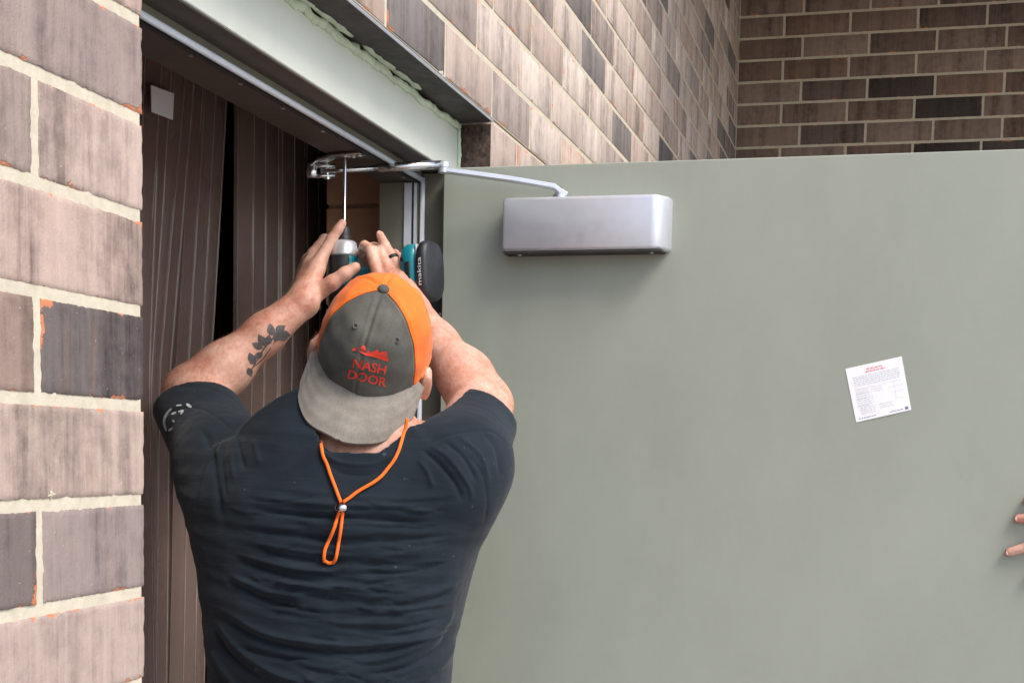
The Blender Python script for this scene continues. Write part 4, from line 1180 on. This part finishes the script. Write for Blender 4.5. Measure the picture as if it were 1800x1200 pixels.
gc = MB().lathe((DX, DY, zc1+.001), (0, 0, -1), [(0, .0165), (.003, .0215), (zc1-zg, .0265), (zc1-zg+.004, .0268)], 24).build('gear_case', M['silver_plastic'], drv, True)
hd = Field(); hd.cap((DX, DY, zg-.014), (DX, DY, zb_+.006), .0282, .0270, .004)
dirh = np.array((.93, -.26, -.06)); dirh /= np.linalg.norm(dirh)
HB = np.array((DX, DY, zpx(492))); HE = P(712, 480, DY-.030)
dirh = (HE-HB)/np.linalg.norm(HE-HB)
hd.cap(HB, HE, .0215, .0190, .014)
lo, hi = hd.bounds(.008); Vd, Qd2 = surface(hd, .0024, lo, hi); np_mesh('housing', smooth_mesh(Vd, Qd2, 1), Qd2, M['teal'], drv)
# black rubber grip panels wrapping the housing on the camera side
for (a0, a1, z0, z1, rr, nm, mt) in ((-2.25, -.85, zg-.004, zb_+.01, .0296, 'rubber_panel', 'black_plastic'),):
    V = []; Fc = []; m = 16
    for j in range(9):
        z = z0+(z1-z0)*j/8
        for i in range(m+1):
            t = a0+(a1-a0)*i/m; e = .0012 if (i in (0, m) or j in (0, 8)) else 0
            V.append((DX+(rr-e)*math.cos(t), DY+(rr-e)*math.sin(t), z))
    mesh(nm, V, [(j*(m+1)+i, (j+1)*(m+1)+i, (j+1)*(m+1)+i+1, j*(m+1)+i+1) for j in range(8) for i in range(m)], M[mt], drv, True)
# base flange and battery at the end of the handle: long side parallel to the barrel
e1 = dirh; e3 = np.array((0, 0, 1.)) - e1*e1[2]; e3 /= np.linalg.norm(e3); e2 = np.cross(e3, e1)
def obox(name, c, sx, sy, sz, bev, seg, mat, parent):
    me = bpy.data.meshes.new(name); bm = bmesh.new(); bmesh.ops.create_cube(bm, size=1)
    for v in bm.verts: v.co = Vector((v.co.x*sx, v.co.y*sy, v.co.z*sz))
    bmesh.ops.bevel(bm, geom=list(bm.edges), offset=bev, segments=seg, profile=.5, affect='EDGES')
    for v in bm.verts: v.co = Vector(c + e1*v.co.x + e2*v.co.y + e3*v.co.z)
    bm.to_mesh(me); bm.free(); o = link(name, me, mat, parent, True); autosmooth(o, 45); return o
def sprism(name, c, t, a, b, mat, parent, ex=3.2):
    V = []; Fc = []; n = 36
    for h, s in ((-t/2, .82), (-t/2+.003, .93), (-t/2+.008, 1), (t/2-.008, 1), (t/2-.003, .94), (t/2, .84)):
        for k in range(n):
            th = 2*math.pi*k/n; cx, sx = math.cos(th), math.sin(th)
            V.append(c + e1*h + e2*a*s*math.copysign(abs(cx)**(2/ex), cx) + e3*b*s*math.copysign(abs(sx)**(2/ex), sx))
    for i in range(5):
        for k in range(n): Fc.append((i*n+k, i*n+(k+1) % n, (i+1)*n+(k+1) % n, (i+1)*n+k))
    Fc.append(tuple(range(n))[::-1]); Fc.append(tuple(5*n+k for k in range(n)))
    return autosmooth(mesh(name, V, Fc, mat, parent, True), 55)
BC = P(727, 478, DY-.034)
sprism('base', BC+e1*.005, .030, .033, .046, M['teal'], drv)
bt = sprism('battery', BC+e1*.0330-e3*.002, .022, .0345, .051, M['black_plastic'], drv)
obox('battery_rail', BC+e1*.0210, .003, .050, .086, .001, 2, M['silver_plastic'], drv)
obox('mode_window', BC-e2*.0330+e1*.008-e3*.012, .010, .003, .050, .001, 2, M['black_plastic'], drv)
obox('base_bolt', BC-e2*.0332-e1*.002+e3*.018, .007, .003, .007, .001, 2, M['black_plastic'], drv)
Vt, Ft = text_mesh('makita', .018)
fc = BC + e1*.0370 - e2*.0350
if (e2 @ FW) < 0: fc = BC + e1*.0370 + e2*.0350
sg = 1 if (e2 @ FW) > 0 else -1
mesh('lettering', [fc + e3*(x) - e1*y*.62*1 - e3*.006 for x, y, z in Vt], Ft, M['logo'], bt)

# ============================================================ HAND ON THE DOOR EDGE
per2 = empty('person', (1.2, 2.8, 0)); tag(per2, 'fingertips of a second person gripping the right edge of the open door', 'person')
h2 = Field()
kn = [np.array((DX1+.012, YD+.010, z)) for z in (1.532, 1.508, 1.478, 1.447)]
tips = [np.array((1.020, YD-.0078, 1.512)), np.array((1.012, YD-.0080, 1.4815)), np.array((1.001, YD-.0078, 1.421)), np.array((1.035, YD-.0072, 1.385))]
tips[0] = atY(1806, 880, YD-.0078); tips[1] = atY(1790, 911, YD-.0085); tips[2] = atY(1774, 970, YD-.0082); tips[3] = atY(1815, 1012, YD-.0072)
kz = [1.515, 1.487, 1.455, 1.425]
for i, t in enumerate(tips):
    k = np.array((DX1+.010, YD-.006, kz[i])); k2 = np.array((DX1+.018, YD+.035, kz[i]-.004))
    mid = t*.5+k*.5 + np.array((0, -.010, 0))
    h2.chain([t, mid, k, k2, np.array((DX1+.012, YD+.085, 1.462-.004*i))], [.0080, .0088, .0098, .0105, .013], .004)
wr2 = np.array((DX1+.03, YD+.16, 1.42))
for i in range(4): h2.cap(np.array((DX1+.012, YD+.085, 1.462+.03-.018*i)), wr2, .014, .024, .012)
h2.chain([wr2, np.array((DX1-.02, YD+.075, 1.45)), np.array((DX1-.05, YD+.058, 1.475))], [.020, .013, .010], .01)
h2.chain([wr2, np.array((DX1+.10, YD+.36, 1.24))], [.029, .042], .02); h2.chain([np.array((DX1+.10, YD+.36, 1.24)), np.array((DX1+.16, YD+.42, 1.50))], [.045, .055], .03)
lo, hi = h2.bounds(.012); V, Qd = surface(h2, .0030, lo, hi)
b2 = np_mesh('body', smooth_mesh(V, Qd, 1, .4), Qd, M['skin'], per2)
for i, t in enumerate(tips):
    k = np.array((DX1+.010, YD-.006, kz[i])); d = t-k; nail(t + d/np.linalg.norm(d)*.001, k, b2, .0050)
sf2 = Field(); sf2.chain([np.array((DX1+.125, YD+.385, 1.36)), np.array((DX1+.165, YD+.43, 1.52)), np.array((DX1+.30, YD+.46, 1.52))], [.062, .075, .10], .04)
sf2.cap((DX1+.36, YD+.46, 1.50), (DX1+.36, YD+.46, 1.0), .13, .13, .06)
lo, hi = sf2.bounds(.02); V, Qd = surface(sf2, .008, lo, hi); np_mesh('shirt', V, Qd, M['jeans'], per2)
hf = Field(); hf.cap((DX1+.36, YD+.46, 1.62), (DX1+.36, YD+.46, 1.70), .06, .06, .03).ell((DX1+.36, YD+.45, 1.80), np.eye(3), [.078, .095, .115], .02).ell((DX1+.36, YD+.355, 1.785), np.eye(3), [.014, .018, .02], .012)
lo, hi = hf.bounds(.02); V, Qd = surface(hf, .007, lo, hi); np_mesh('head', V, Qd, M['skin'], per2)
hr = Field(); hr.ell((DX1+.36, YD+.468, 1.815), np.eye(3), [.082, .092, .108], .02); lo, hi = hr.bounds(.02); V, Qd = surface(hr, .007, lo, hi); np_mesh('hair', V, Qd, M['hair'], per2)
lg = Field()
for s in (-1, 1): lg.cap((DX1+.36+s*.09, YD+.46, 1.0), (DX1+.36+s*.10, YD+.46, .06), .10, .06, .04)
lo, hi = lg.bounds(.02); lo[2] = -.01; V, Qd = surface(lg, .012, lo, hi); V[:, 2] = np.maximum(V[:, 2], .001); np_mesh('trousers', V, Qd, M['jeans'], per2)
